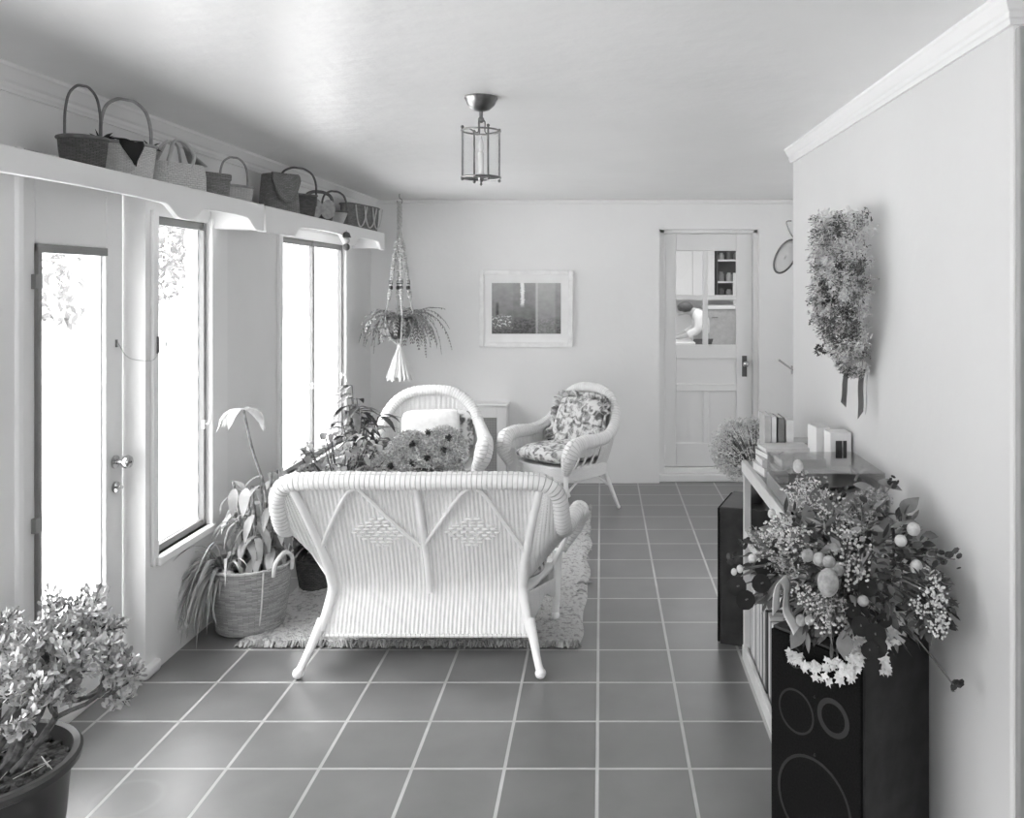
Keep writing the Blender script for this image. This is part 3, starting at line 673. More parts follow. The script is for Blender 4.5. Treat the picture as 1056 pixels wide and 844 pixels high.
# rolled rim running from arm to arm
half = [(0, 3.40, .815), (.25, 3.402, .817), (.42, 3.405, .814), (.515, 3.415, .80), (.56, 3.445, .745), (.572, 3.49, .66), (.578, 3.56, .585), (.592, 3.70, .555), (.61, 3.88, .55), (.622, 4.0, .54)]
path = [(-x, y, z) for x, y, z in half[::-1]] + half[1:]
mb = MB(); pp = cr(path, 10); mb.tube(pp, .036, 14, rib=.0016); mb.build('rolled_rim', wickr_m, st, autos=False)
for s in (-1, 1):
    # bulbous arm front tapering down
    mb = MB(); mb.tube([(s * .63, 3.97, .545), (s * .632, 4.03, .535), (s * .625, 4.075, .50), (s * .605, 4.09, .44), (s * .575, 4.085, .38), (s * .55, 4.07, .33)], [.036, .045, .05, .043, .03, .02], 14, 8); mb.build('arm_front', wickr_m, st)
    # wing between back post, rim and seat
    A = cr([tuple(backpt(s, z)) for z in (.80, .66, .52, .42, .34)], 6)
    Bc = cr([(s * .55, 3.44, .75), (s * .565, 3.48, .68), (s * .57, 3.53, .61), (s * .575, 3.60, .56), (s * .595, 3.76, .53)], 6)
    def fw(u, v, A=A, Bc=Bc, s=s):
        t = v * (len(A) - 1); i = min(int(t), len(A) - 2); k = t - i
        a = Vector(A[i]).lerp(Vector(A[i + 1]), k); b = Vector(Bc[i]).lerp(Vector(Bc[i + 1]), k)
        p = a.lerp(b, u); p.y -= .02 * sin(pi * u) - .003 * cos(u * 2 * pi * 8); return p
    mb = MB(); mb.grid(fw, 64, 24, .2, .5); o = mb.build('wing', wick_m, st, autos=False); o.modifiers.new('s', 'SOLIDIFY').thickness = .01
    # lower edge cane of the wing and the side bar
    MB().tube([tuple(backpt(s, .34)), (s * .5, 3.70, .43), (s * .6, 3.78, .52)], .011, 8, 4).build('edge_cane', cane_m, st)
    MB().tube([(s * .60, 3.84, .53), (s * .565, 3.86, .43), (s * .52, 3.9, .33)], [.012, .012, .012], 8, 3).build('arm_spindle', cane_m, st)
    # back post and legs
    mb = MB(); mb.tube([tuple(backpt(s * .985, z, .012)) for z in (.80, .7, .6, .5, .42, .36, .3, .22, .15)], [.018, .018, .018, .019, .021, .022, .021, .019, .017], 10, 3); mb.build('back_post', cane_m, st)
    mb = MB(); mb.tube([(s * .435, 3.60, .19), (s * .452, 3.565, .13), (s * .475, 3.50, .06), (s * .487, 3.475, .03)], [.021, .02, .016, .017], 10, 4); mb.ball((s * .490, 3.468, .022), .022, 12, 8, (1.05, 1.05, 1)); mb.build('leg', cane_m, st)
    mb = MB(); mb.tube([(s * .53, 4.06, .34), (s * .525, 4.06, .2), (s * .52, 4.055, .05), (s * .52, 4.05, .025)], [.022, .022, .017, .018], 10, 4); mb.ball((s * .52, 4.05, .032), .02, 10, 8); mb.build('leg', cane_m, st)
    # side apron with a small arch near the front leg
    def fs(u, v, s=s):
        y = 3.64 + .42 * u; x = s * (.412 + .11 * u); zt = .275 - .07 * u; zb = .125 + .055 * math.exp(-((u - .62) / .2) ** 2) if u < .95 else .125
        return (x + s * .003 * cos(u * 2 * pi * 18), y, zb + (zt - zb) * v)
    mb = MB(); mb.grid(fs, 110, 8, .45, .2); o = mb.build('side_apron', wick_m, st, autos=False); o.modifiers.new('s', 'SOLIDIFY').thickness = .01
mb = MB(); mb.grid(lambda u, v: ((u * 2 - 1) * .52, 4.065 + .003 * cos(u * 2 * pi * 45), .14 + .135 * v + .06 * (1 - v) * (1 - (2 * u - 1) ** 2)), 240, 6, 1, .2); o = mb.build('front_apron', wick_m, st, autos=False); o.modifiers.new('s', 'SOLIDIFY').thickness = .01
mb = MB(); mb.grid(lambda u, v: ((u * 2 - 1) * (.405 + .11 * v), 3.675 + .39 * v, .272), 8, 8, 1, .43); o = mb.build('seat', wick_m, st); o.modifiers.new('s', 'SOLIDIFY').thickness = .02
MB().tube([tuple(backpt(u, .128, .004)) for u in [-1 + k / 10 for k in range(21)]], .0085, 8, 2).build('bottom_braid', wickr_m, st)
# centre post and the four pairs of chevron canes on the back
MB().tube([tuple(backpt(u, z, .014)) for u, z in ((-.015, .80), (-.005, .66), (.0, .54), (.01, .42), (.02, .29))], [.013, .013, .014, .014, .013], 10, 3).build('centre_post', cane_m, st)
for pts in ([(-.985, .493), (-.79, .622), (-.595, .745), (-.498, .777), (-.437, .745), (-.277, .631), (-.05, .508)], [(.0, .508), (.184, .631), (.34, .745), (.433, .777), (.546, .745), (.733, .622), (.96, .488)]):
    MB().tube([tuple(backpt(u, z, .018)) for u, z in pts], .0105, 8, 5, flat=.8).build('chevron_cane', cane_m, st)
# raised woven diamonds
for cu in (-.40, .452):
    mb = MB()
    for r_ in range(-4, 5):
        n_ = 7 - abs(r_) - (1 if abs(r_) > 2 else 0)
        for k in range(n_): mb.ball(backpt(cu + (k - (n_ - 1) / 2) * .076, .57 + r_ * .0155, .008), .0135, 8, 6, (1.05, .65, .42))
    mb.build('woven_diamond', cane_m, st)
def cushion(sx, sy, sz, m, name, e=.45, wob=.01, seed=0, nu=40, nv=24):
    sg = lambda q, p: math.copysign(abs(q) ** p, q)
    mb = MB()
    def f(u, v):
        a = 2 * pi * u; b = pi * (v - .5)
        x = sx * sg(cos(b), .55) * sg(cos(a), e); y = sy * sg(cos(b), .55) * sg(sin(a), e); z = sz * sg(sin(b), .8)
        k = noise.noise(Vector((x * 9 + seed, y * 9, z * 9))) * wob
        return (x * (1 + k * 2), y * (1 + k * 2), z + k)
    mb.grid(f, nu, nv, 1, .5, cu=True); return mb.build(name, m)
o = cushion(.49, .2, .08, floral_m, 'seat_cushion', seed=2); o.location = (CX, 3.885, .354); tag(o, 'long floral seat cushion lying on the white wicker settee', 'cushion')

# ================================================================== ARMCHAIRS
def armchair():
    t = thing('wicker_armchair', 'white round-backed wicker armchair holding a white pillow, left of the radiator cover', 'armchair')
    hf = [(0, .33, .855), (.12, .325, .845), (.22, .31, .80), (.295, .275, .715), (.335, .21, .62), (.36, .11, .565), (.37, -.02, .55), (.372, -.16, .555), (.368, -.25, .54)]
    hr = [.04, .04, .04, .04, .04, .043, .045, .05, .054]
    path = [(-x, y, z) for x, y, z in hf[::-1]] + hf[1:]; rr = hr[::-1] + hr[1:]
    mb = MB(); q = cr([p + (r,) for p, r in zip(path, rr)], 7); mb.tube([p[:3] for p in q], [p[3] for p in q], 14, rib=.0018); mb.build('rolled_rim', wickr_m, t, autos=False)
    for s in (-1, 1):
        mb = MB(); mb.tube([(s * .368, -.24, .542), (s * .362, -.285, .525), (s * .35, -.315, .47), (s * .325, -.31, .41), (s * .30, -.29, .35)], [.054, .06, .058, .046, .03], 14, 6, rib=.001); mb.build('arm_front', wickr_m, t)
    # back shell from seat edge up to the rim
    A = cr([(-.30, .02, .37), (-.29, .16, .37), (-.22, .24, .37), (-.1, .27, .37), (.1, .27, .37), (.22, .24, .37), (.29, .16, .37), (.30, .02, .37)], 10)
    Bc = cr([(-.366, .02, .53), (-.335, .205, .61), (-.292, .27, .70), (-.12, .32, .83), (.12, .32, .83), (.292, .27, .70), (.335, .205, .61), (.366, .02, .53)], 10)
    def f(u, v):
        x = u * (len(A) - 1); i = min(int(x), len(A) - 2); k = x - i
        a = Vector(A[i]).lerp(Vector(A[i + 1]), k); b = Vector(Bc[i]).lerp(Vector(Bc[i + 1]), k); p = a.lerp(b, v)
        n = Vector((p.x, p.y, 0)).normalized(); return p + n * (.012 * sin(pi * v) + .0025 * cos(u * 2 * pi * 46))
    mb = MB(); mb.grid(f, 46 * 6, 16, 1.2, .45); o = mb.build('back_shell', wick_m, t, autos=False); o.modifiers.new('s', 'SOLIDIFY').thickness = .008
    for s in (-1, 1):   # woven upper half of each arm, open with spindles below
        def fa(u, v, s=s):
            y = .02 - .27 * u; return (s * (.366 - .03 * v + .0025 * cos(u * 40)), y, .52 - .085 * v * (1 - .2 * u))
        mb = MB(); mb.grid(fa, 40, 6, .3, .1); o = mb.build('arm_panel', wick_m, t, autos=False); o.modifiers.new('s', 'SOLIDIFY').thickness = .008
        for y in (-.03, -.12, -.2): MB().tube([(s * .30, y, .37), (s * .345, y, .45)], .008, 6).build('arm_spindle', cane_m, t)
    SE = lambda a, r: (cos(a) * r * 1.0, sin(a) * r * .93 - .02)
    mb = MB(); mb.lathe([(.31, .285), (.32, .29), (.318, .37), (.31, .378), (.001, .378)], 64, (0, -.01, 0), 1, .92, 3, cap0=True); mb.build('seat', wick_m, t)
    for (x, y, fx, fy) in ((-.25, -.24, -.29, -.29), (.25, -.24, .29, -.29), (-.23, .2, -.27, .35), (.23, .2, .27, .35)):
        mb = MB(); mb.tube([(x, y, .33), (x * .6 + fx * .4, y * .6 + fy * .4, .2), (fx, fy, .012)], [.019, .018, .014], 10, 5); mb.ball((fx, fy, .015), .016, 8, 6, (1, 1, .9)); mb.build('leg', cane_m, t)
    for (a, b) in (((-.26, -.255), (.26, -.255)), ((-.245, .245), (.245, .245)), ((-.25, -.25), (-.245, .245)), ((.25, -.25), (.245, .245))):
        mb = MB(); a3, b3 = Vector(a + (.19,)), Vector(b + (.19,)); md = (a3 + b3) / 2 + Vector((0, 0, .085))
        mb.tube([tuple(a3), tuple(a3.lerp(md, .55) + Vector((0, 0, .03))), tuple(md), tuple(b3.lerp(md, .55) + Vector((0, 0, .03))), tuple(b3)], .009, 8, 4); mb.build('brace', cane_m, t)
    return t
ac = armchair(); ac.scale = (1.0, .95, .97); ac.location = (-1.17, 5.86, 0); ac.rotation_euler = (0, 0, radians(9)); ac['group'] = 'wicker armchairs by the back wall'
AR = (-.262, 5.99, radians(-40))
ac2 = dup(ac, (AR[0], AR[1], 0), AR[2], 'white wicker armchair turned sideways with floral cushions, right of the radiator cover'); ac2.scale = (.88, .9, .985)
def place(o, base, rz, loc, rot=(0, 0, 0)):
    M = Matrix.Translation(Vector((base[0], base[1], 0))) @ Matrix.Rotation(rz, 4, 'Z') @ Matrix.Translation(Vector(loc)) @ Matrix.Rotation(rot[0], 4, 'X') @ Matrix.Rotation(rot[1], 4, 'Y') @ Matrix.Rotation(rot[2], 4, 'Z')
    o.matrix_world = M
LB = (-1.17, 5.86); LR = radians(9)
o = cushion(.27, .25, .045, floral_m, 'seat_cushion', seed=5); place(o, LB, LR, (0, -.03, .425)); tag(o, 'floral seat cushion on the left wicker armchair under the white pillow', 'cushion')
o = cushion(.2, .15, .05, cloth_w, 'pillow', e=.35, seed=7); place(o, LB, LR, (-.0, .15, .565), (radians(68), 0, 0)); tag(o, 'plain white pillow propped against the back of the left wicker armchair', 'pillow')
o = cushion(.2, .16, .035, floral_m, 'back_cushion', e=.5, seed=17); place(o, LB, LR, (.1, .21, .545), (radians(72), 0, 0)); tag(o, 'floral back cushion mostly hidden behind the white pillow', 'cushion')
o = cushion(.25, .25, .055, floral_m, 'seat_cushion', seed=9, wob=.02); place(o, AR, AR[2], (0, -.04, .435)); tag(o, 'puffy floral seat cushion on the sideways wicker armchair', 'cushion')
t = thing('back_cushion', 'floral back cushion with ruffled edge leaning in the sideways wicker armchair', 'cushion')
place(t, AR, AR[2], (0, .165, .61), (radians(72), 0, 0))
o = cushion(.22, .18, .05, floral_m, 'cushion_body', e=.4, seed=12, wob=.02); o.parent = t
mb = MB(); n = 150; pts = []
for i in range(n + 1):
    a = 2 * pi * i / n; sg = lambda q: math.copysign(abs(q) ** .45, q); w = .012 * sin(i * 1.3); pts.append((.225 * sg(cos(a)), .185 * sg(sin(a)), .012 + w))
b0 = len(mb.v)
for i, p_ in enumerate(pts):
    k = 1.0 + .16 + .03 * sin(i * 2.1); mb.v += [(p_[0] * .95, p_[1] * .95, 0), (p_[0] * k, p_[1] * k, p_[2] * 2)]
for i in range(n): mb.face([2 * i, 2 * i + 2, 2 * i + 3, 2 * i + 1], [(0, 0)] * 4)
o = mb.build('ruffle', floral_m, t); o.modifiers.new('s', 'SOLIDIFY').thickness = .004

# ================================================================== BASKETS ON THE SHELVES
SZ = 1.9725
def basket(name, label, x, y, rz, rx, ry, h, m, n=2.4, flare=.85, handle=None, hm=None, hr=.006, group='baskets on the window shelves', lid=None, rim=.006):
    t = thing(name, label, 'basket', (x, y, SZ), rz, group)
    mb = MB(); mb.lathe([(flare, 0), (flare + (1 - flare) * .35, h * .3), (flare + (1 - flare) * .75, h * .65), (1, h), (.96, h), (flare * .9, .012), (.001, .010)], 48, sx=rx, sy=ry, n=n); mb.build('body', m, t)
    mb = MB(); pts = []
    for k in range(49):
        a = 2 * pi * k / 48; d = (abs(cos(a)) ** n + abs(sin(a)) ** n) ** (-1 / n); pts.append((rx * d * cos(a), ry * d * sin(a), h))
    mb.tube(pts, rim, 8, caps=False); mb.build('rim', hm or m, t)
    if handle:
        hh, wx = handle; pts = [(-rx * wx, 0, h * .55), (-rx * wx, 0, h), (-rx * wx * .98, 0, h + hh * .45), (-rx * wx * .78, 0, h + hh * .8), (-rx * wx * .35, 0, h + hh * .98), (0, 0, h + hh)]
        pts += [(-p[0], p[1], p[2]) for p in pts[-2::-1]]
        MB().tube(pts, hr, 8, 5).build('handle', hm or m, t)
    return t
XS = -1.715
H90 = pi / 2
basket('wicker_basket', 'dark round basket with very tall thin hoop handle, nearest on the long shelf', XS, 2.84, H90 - .6, .072, .066, .105, bl_dark, handle=(.175, .78), hm=reed_h_dark, hr=.0045)
t = basket('wicker_basket', 'white basket with tall hoop handle and dark cloth trim on the long shelf', XS, 3.10, H90 - .5, .098, .07, .125, bl_white, n=2.8, handle=(.165, .96), hm=reed_h_mid, hr=.006)
def dark_flap(t):
    mb = MB()
    for s in (-1, 1):
        def ff(u, v, s=s):
            w_ = (u - .5) * (.09 if v < .6 else .09 * max(.1, (1 - v) / .4)); e = min(v / .5, 1); h = max(0, v - .5) / .5
            return (-.03 + w_ + .012 * h, s * (.004 + .072 * e + .004 * h), .14 - .010 * e - .085 * h + .004 * sin(u * 7))
        mb.grid(ff, 8, 12)
    o = mb.build('cloth_flap', mat('dark_cloth', .012, .03, rough=.9), t); o.modifiers.new('s', 'SOLIDIFY').thickness = .003
    rng = random.Random(3); mb = MB()
    for sx in (-.095, .09):
        for k in range(16): d = sph(rng); d.z = abs(d.z) * .5; mb.leaf((sx, 0, .125), d, sph(rng), rng.uniform(.03, .055), .014, .5, 3)
    mb.build('ribbon_bow', dry_d, t)
dark_flap(t)
t = thing('wicker_basket', 'white woven shopping bag with two looped strap handles on the long shelf', 'basket', (XS + .005, 3.445, SZ), H90 - .5, 'baskets on the window shelves')
mb = MB()
mb.lathe([(.98, 0), (1, .004), (.99, .06), (.94, .105), (.92, .105), (.9, .01), (.001, .01)], 48, sx=.115, sy=.06, n=5); mb.build('body', bl_white, t)
for s in (-1, 1):       # gusset triangles and strap loops
    mb = MB(); mb.grid(lambda u, v: (s * (.108 - .075 * v) + 0 * u, (u * 2 - 1) * .055 * (1 - v), .104 + .085 * v), 4, 6); o = mb.build('gusset', bl_white, t); o.modifiers.new('s', 'SOLIDIFY').thickness = .004
    mb = MB()
    y = s * .05; pts = [(-.07, y, .09), (-.055, y, .14), (-.03, y * .6, .185), (0, y * .3, .20), (.03, y * .6, .185), (.05, y, .14), (.035, y, .09)] if s < 0 else [(-.06, y, .09), (-.05, y * .9, .15), (-.015, y * .5, .195), (.02, y * .4, .19), (.05, y * .8, .14), (.06, y, .09)]
    mb.tube(pts, .010, 8, 6, flat=.55); mb.build('strap', mat('pale_strap', .55, .68, rough=.8), t)
for s in (-1, 1): MB().tube([(s * .11, 0, .105), (s * .075, 0, .15), (s * .03, 0, .195)], .006, 8, 3).build('top_cord', reed_h_pale, t)
t = basket('wicker_basket', 'small grey box basket with flat lid beside the white woven bag', XS, 3.77, H90 - .5, .07, .055, .085, bl_mid, n=6, flare=.95)
MB().lathe([(1.03, .086), (1.05, .089), (1.05, .104), (1.0, .108), (.001, .110)], 48, sx=.072, sy=.055, n=6).build('lid', bl_mid, t)
basket('wicker_basket', 'pale little basket with round hoop handle at the far end of the long shelf', XS + .01, 3.985, H90 - .6, .085, .05, .075, bl_light, n=3.5, handle=(.135, .82), hm=reed_h_mid, hr=.005)
# far shelf
t = thing('wicker_basket', 'tall square grey purse basket with a curved front flap, nearest on the short shelf', 'basket', (XS, 4.57, SZ), H90 - .6, 'baskets on the window shelves')
MB().lathe([(1, 0), (1.02, .005), (.95, .1), (.86, .2), (.80, .205), (.001, .205)], 48, sx=.1, sy=.055, n=6).build('body', bl_mid, t)
mb = MB()
def flapf(u, v):
    x = (u * 2 - 1) * (.083 + .004 * v); e = 1 - abs(u * 2 - 1) ** 2.2; d = v * (.03 + .125 * e)
    return (x, -.050 - .010 * min(v * 3, 1) - .010 * (d / .15), .207 - d)
mb.grid(flapf, 20, 10, .2, .14); o = mb.build('flap', bl_mid, t); o.modifiers.new('s', 'SOLIDIFY').thickness = .004
MB().tube([flapf(k / 20, 1.0) for k in range(21)], .004, 6).build('flap_edge', reed_h_dark, t)
basket('wicker_basket', 'dark basket with large round hoop handle standing behind the arched one', XS - .01, 4.88, H90 - .75, .115, .035, .13, bl_dark, n=2.6, handle=(.152, .98), hm=reed_h_dark, hr=.006)
t = basket('wicker_basket', 'dark oval basket with thick arched handle and two pale round fans on its front', XS + .02, 5.15, H90 - .75, .10, .042, .09, bl_dark, n=2.2, handle=(.085, .9), hm=reed_h_dark, hr=.010)
for (x, z, r) in ((-.055, .066, .06), (.03, .068, .058)):
    MB().lathe([(.001, 0), (.7, .004), (1, .003), (1, -.003), (.001, -.004)], 32, (x, -.055, z), r * .8, r, M=Matrix.Rotation(pi / 2 + .15, 4, 'X')).build('round_fan', mat('fan_palm', .3, .42, rough=.8, scale=40), t)
t = basket('wicker_basket', 'white bowl-shaped basket with a dark hoop handle, between the arched basket and the twig basket', XS + .005, 5.50, H90 - .75, .09, .055, .085, bl_white, n=2, flare=.6, handle=(.13, .96), hm=reed_h_dark, hr=.0065)
t = basket('wicker_basket', 'long grey twig basket with crossed pale loops, farthest on the short shelf', XS + .005, 6.09, H90 - .16, .25, .055, .17, bl_mid, n=4, flare=.9, rim=.008)
for k, (x, w_) in enumerate(((-.12, .09), (.03, .1), (.15, .085))):
    MB().tube([(x - w_, -.066, .165), (x - w_ * .6, -.062, .06), (x, -.058, .02), (x + w_ * .6, -.062, .06), (x + w_, -.066, .165)], .005, 8, 5).build('twig_loop', reed_h_pale, t)
t = thing('door_chime', 'small dark bell ornament hanging from the short shelf beside the window pair', 'ornament', (-1.592, 5.36, 1.90))
mb = MB(); mb.tube([(0, 0, .03), (0, 0, -.03)], .0015, 6); mb.build('cord', reed_h_dark, t)
mb = MB(); mb.lathe([(.008, .02), (.02, .012), (.028, -.012), (.03, -.016), (.001, -.014)], 16); mb.build('bell', mat('chime_dark', .08), t)
mb = MB(); mb.ball((0, 0, -.035), .022, 12, 8); mb.build('pale_ball', mat('chime_pale', .5), t)
mb = MB(); mb.ball((0, 0, -.075), .022, 12, 8, (1, 1, 1.05)); mb.build('dark_ball', mat('chime_dark', .08), t)

# cord and hook between the garden door and the window post
t = thing('latch_chain', 'thin cord hanging in a curve from the garden door to a hook on the post', 'cord', (0, 0, 0))
MB().tube([(XD + .006, 3.42, 1.36), (XD + .03, 3.45, 1.30), (-1.825, 3.47, 1.285), (-1.815, 3.50, 1.30), (-1.80, 3.528, 1.345)], .0017, 6, 5).build('cord_line', mat('cord_grey', .45), t)
MB().box(XL + .015, 3.523, 1.31, XL + .022, 3.533, 1.38).tube([(XL + .03, 3.528, 1.33), (XL + .05, 3.528, 1.335), (XL + .052, 3.528, 1.36)], .003, 6, 2).build('hook', metal_m, t)
MB().box(XD, 3.408, 1.345, XD + .006, 3.416, 1.375).build('cleat', metal_m, t)

# ================================================================== HANGING FERN
t = thing('hanging_fern', 'fern hanging from the ceiling in a beaded macrame hanger with a white tassel', 'hanging plant', (-1.504, 6.40, 0))
rng = random.Random(11)
mb = MB(); mb.tube([(0, 0, CEIL), (0, 0, 2.235), (.018, 0, 2.22), (.02, 0, 2.20), (0, 0, 2.185), (-.018, 0, 2.20), (-.015, 0, 2.215)], .0025, 6, 4); mb.build('ceiling_hook', metal_m, t)
mb = MB()
for k in range(3): mb.tube([(.012 * cos(i * .9 + k * 2.1), .012 * sin(i * .9 + k * 2.1), 2.205 - i * .0125) for i in range(17)], .009, 6)
for k in range(4):
    a = k * pi / 2 + .4; c_, s_ = cos(a), sin(a)
    mb.tube([(.006 * c_, .006 * s_, 2.02), (.03 * c_, .03 * s_, 1.86), (.055 * c_, .055 * s_, 1.66), (.08 * c_, .08 * s_, 1.47), (.105 * c_, .105 * s_, 1.34), (.07 * c_, .07 * s_, 1.2), (0, 0, 1.13)], .0062, 6, 5)
    for q in range(26):
        z = 1.93 - q * .018; w_ = .006 + .007 * abs(sin(q * .62)); r_ = .03 + (.05 * (1.86 - z) / .39 if z < 1.86 else -.02 * (z - 1.86) / .1); mb.ball((r_ * c_, r_ * s_, z), .011, 6, 4, (w_ / .009 + .4, w_ / .009 + .4, 1))
mb.build('macrame_hanger', rope_m, t)
for k in range(4):
    a = k * pi / 2 + .4
    for z in (1.565, 1.605): MB().lathe([(.006, -.017), (.014, -.012), (.016, 0), (.014, .012), (.006, .017)], 12, (.064 * cos(a), .064 * sin(a), z)).build('bead', mat('dark_bead', .03, rough=.3), t)
MB().lathe([(.05, 1.185), (.075, 1.21), (.095, 1.33), (.1, 1.35), (.094, 1.35), (.085, 1.335), (.001, 1.33)], 28).build('pot', pot_m, t)
mb = MB()
for k in range(150):
    a = rng.uniform(0, 2 * pi); r_ = rng.uniform(.35, 1) * .105; mb.tube([(.008 * cos(a), .008 * sin(a), 1.13), (r_ * .5 * cos(a), r_ * .5 * sin(a), 1.02), (r_ * cos(a), r_ * sin(a), rng.uniform(.87, .91))], [.005, .008, .006], 5, 3)
mb.lathe([(.001, 1.155), (.018, 1.145), (.02, 1.13), (.013, 1.112), (.001, 1.108)], 12, cap0=False); mb.lathe([(.01, 1.12), (.045, 1.02), (.08, .9), (.001, .9)], 20, cap0=False); mb.build('tassel', mat('tassel_cotton', .78, .7, rough=.9), t)
mb = MB()
def frond(mb, p, az, elev, L, droop, w, rng, dens=26):
    q = Vector(p); d = Vector((cos(az) * cos(elev), sin(az) * cos(elev), sin(elev))); n = dens; st_ = L / n; pts = [tuple(q)]
    for i in range(n):
        d = (d + Vector((0, 0, -droop / n))).normalized(); q = q + d * st_; pts.append(tuple(q)); sd = d.cross(Vector((0, 0, 1)))
        sd = sd.normalized() if sd.length > .05 else Vector((1, 0, 0)); t_ = i / n; ww = w * (sin(pi * min(1, t_ * .85 + .15)) ** .6) * rng.uniform(.8, 1.15)
        for s in (-1, 1): mb.leaf(q, sd * s + d * .6 + sph(rng) * .35, d.cross(sd) + sph(rng) * .5, ww, st_ * .5, .8, 2)
    mb.tube(pts[::4] + [pts[-1]], .0015, 4)
mb2 = MB()
for k in range(70):
    az = rng.uniform(0, 2 * pi); L_ = rng.uniform(.18, .34) * (1.15 if cos(az) > 0 else .95)
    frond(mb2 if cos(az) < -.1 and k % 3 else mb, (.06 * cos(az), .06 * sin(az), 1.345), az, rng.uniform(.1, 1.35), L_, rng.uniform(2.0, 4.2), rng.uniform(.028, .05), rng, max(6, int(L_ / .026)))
for az, L_, dr in ((-.25, .52, 2.9), (.1, .46, 4.0), (-.6, .44, 4.4), (3.0, .38, 3.6), (3.4, .36, 3.2), (-.1, .3, 1.0)): frond(mb, (.06 * cos(az), .06 * sin(az), 1.35), az, .7, L_, dr, .03, rng, int(L_ / .022))
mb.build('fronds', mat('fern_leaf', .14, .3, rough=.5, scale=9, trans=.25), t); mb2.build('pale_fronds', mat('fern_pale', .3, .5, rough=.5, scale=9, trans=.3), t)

# ================================================================== JADE PLANT, front left
t = thing('jade_plant', 'large bushy jade plant in a dark glazed pot, front left corner', 'potted plant', (-1.605, 2.22, 0))
rng = random.Random(21)
MB().lathe([(.15, 0), (.16, .01), (.19, .18), (.2, .30), (.207, .325), (.225, .335), (.228, .352), (.221, .36), (.205, .358), (.2, .335), (.195, .32)], 56).build('pot', pot_m, t)
mb = MB(); mb.grid(lambda u, v: (.198 * v * cos(u * 2 * pi), .198 * v * sin(u * 2 * pi), .318 + .012 * noise.noise(Vector((v * 5 * cos(u * 6.28), v * 5 * sin(u * 6.28), 0)))), 40, 12, cu=True)
for k in range(160):
    a = rng.uniform(0, 6.28); r_ = .2 * math.sqrt(rng.random()); mb.ball((r_ * cos(a), r_ * sin(a), .325), rng.uniform(.004, .011), 5, 4, (1, 1, .6))
mb.build('soil', soil_m, t)
st_m = MB(); lv = MB(); tips = []
def jade(p, d, L, r, depth):
    q = [p]; dd = d.copy(); n = 3
    if p.x < -.2: dd.x = abs(dd.x) * .5
    for i in range(n): dd = (dd + sph(rng) * .28 + Vector((0, 0, .10))).normalized(); q.append(q[-1] + dd * (L / n))
    st_m.tube([tuple(x) for x in q], [r, r * .92, r * .85, r * .75], 7)
    if depth == 0: tips.append((q[-1], dd)); return
    for k in range(rng.choice((2, 3))):
        nd = (dd + sph(rng) * .8).normalized(); nd.z = max(nd.z, -.05); jade(q[-1], nd.normalized(), L * rng.uniform(.55, .78), r * .62, depth - 1)
for k in range(11):
    a = k * .571 + rng.uniform(-.2, .2); rr_ = rng.uniform(.03, .11)
    jade(Vector((rr_ * cos(a), rr_ * sin(a), .31)), Vector((cos(a) * .6, sin(a) * .6, 1.0)).normalized(), rng.uniform(.14, .175), rng.uniform(.011, .019), 4)
for (p, d) in tips:
    if p.x > .5 or p.z > .9: continue
    for k in range(20):
        q = p - d * rng.uniform(0, .07) + sph(rng) * .010; ld = (d * .6 + sph(rng)).normalized(); lv.leaf(q, ld, sph(rng), rng.uniform(.016, .027), rng.uniform(.009, .014), -.4, 3, .25, .62, .25)
st_m.build('stems', mat('jade_bark', .06, .16, rough=.9, scale=40, bump=.5), t); lv.build('leaves', leaf_j, t)
mb = MB()
for k in range(16):
    a = rng.uniform(0, 6.28); r_ = rng.uniform(.05, .16); x, y = r_ * cos(a), r_ * sin(a); mb.tube([(x, y, .33), (x + rng.uniform(-.06, .06), y + rng.uniform(-.06, .06), rng.uniform(.335, .36)), (x + rng.uniform(-.06, .06), y - .04, .337)], .0011, 4, 2)
mb.build('dry_strands', dry_l, t)

# ================================================================== BASKET PLANTER BY THE WINDOW
t = thing('planter_basket', 'big woven basket with two handles holding a drooping spider plant below the window', 'basket', (-1.635, 4.0, 0))
mb = MB(); mb.lathe([(.14, .002), (.15, .01), (.168, .12), (.18, .24), (.186, .295), (.180, .298), (.172, .28), (.15, .2)], 64, cap0=True); mb.build('body', planter_m, t)
MB().tube([(.183 * cos(k * pi / 32), .183 * sin(k * pi / 32), .296 + .003 * (k % 2)) for k in range(65)], .009, 8, caps=False).build('rim', planter_m, t)
for a in (-.35, pi - .35):
    c_, s_ = cos(a), sin(a); MB().tube([(.184 * c_ + .06 * s_, .184 * s_ - .06 * c_, .27), (.192 * c_ + .055 * s_, .192 * s_ - .055 * c_, .33), (.195 * c_, .195 * s_, .365), (.192 * c_ - .055 * s_, .192 * s_ + .055 * c_, .33), (.184 * c_ - .06 * s_, .184 * s_ + .06 * c_, .27)], .009, 8, 5).build('handle', reed_h_pale, t)
for a in (-2.35, -.95): MB().tube([(.143 * cos(a), .143 * sin(a), .02), (.172 * cos(a + .03), .172 * sin(a + .03), .12), (.185 * cos(a + .05), .185 * sin(a + .05), .24), (.191 * cos(a + .05), .191 * sin(a + .05), .3)], .004, 6, 4).build('binding_cane', reed_h_pale, t)
MB().lathe([(.172, .27), (.001, .272)], 40, cap0=False).build('soil', soil_m, t)
rng = random.Random(33)
sp_ = thing('spider_plant', 'spider plant with long arching leaves drooping over the left of the woven planter', 'plant', (-1.73, 3.955, .272))
mb = MB()
mb2 = MB()
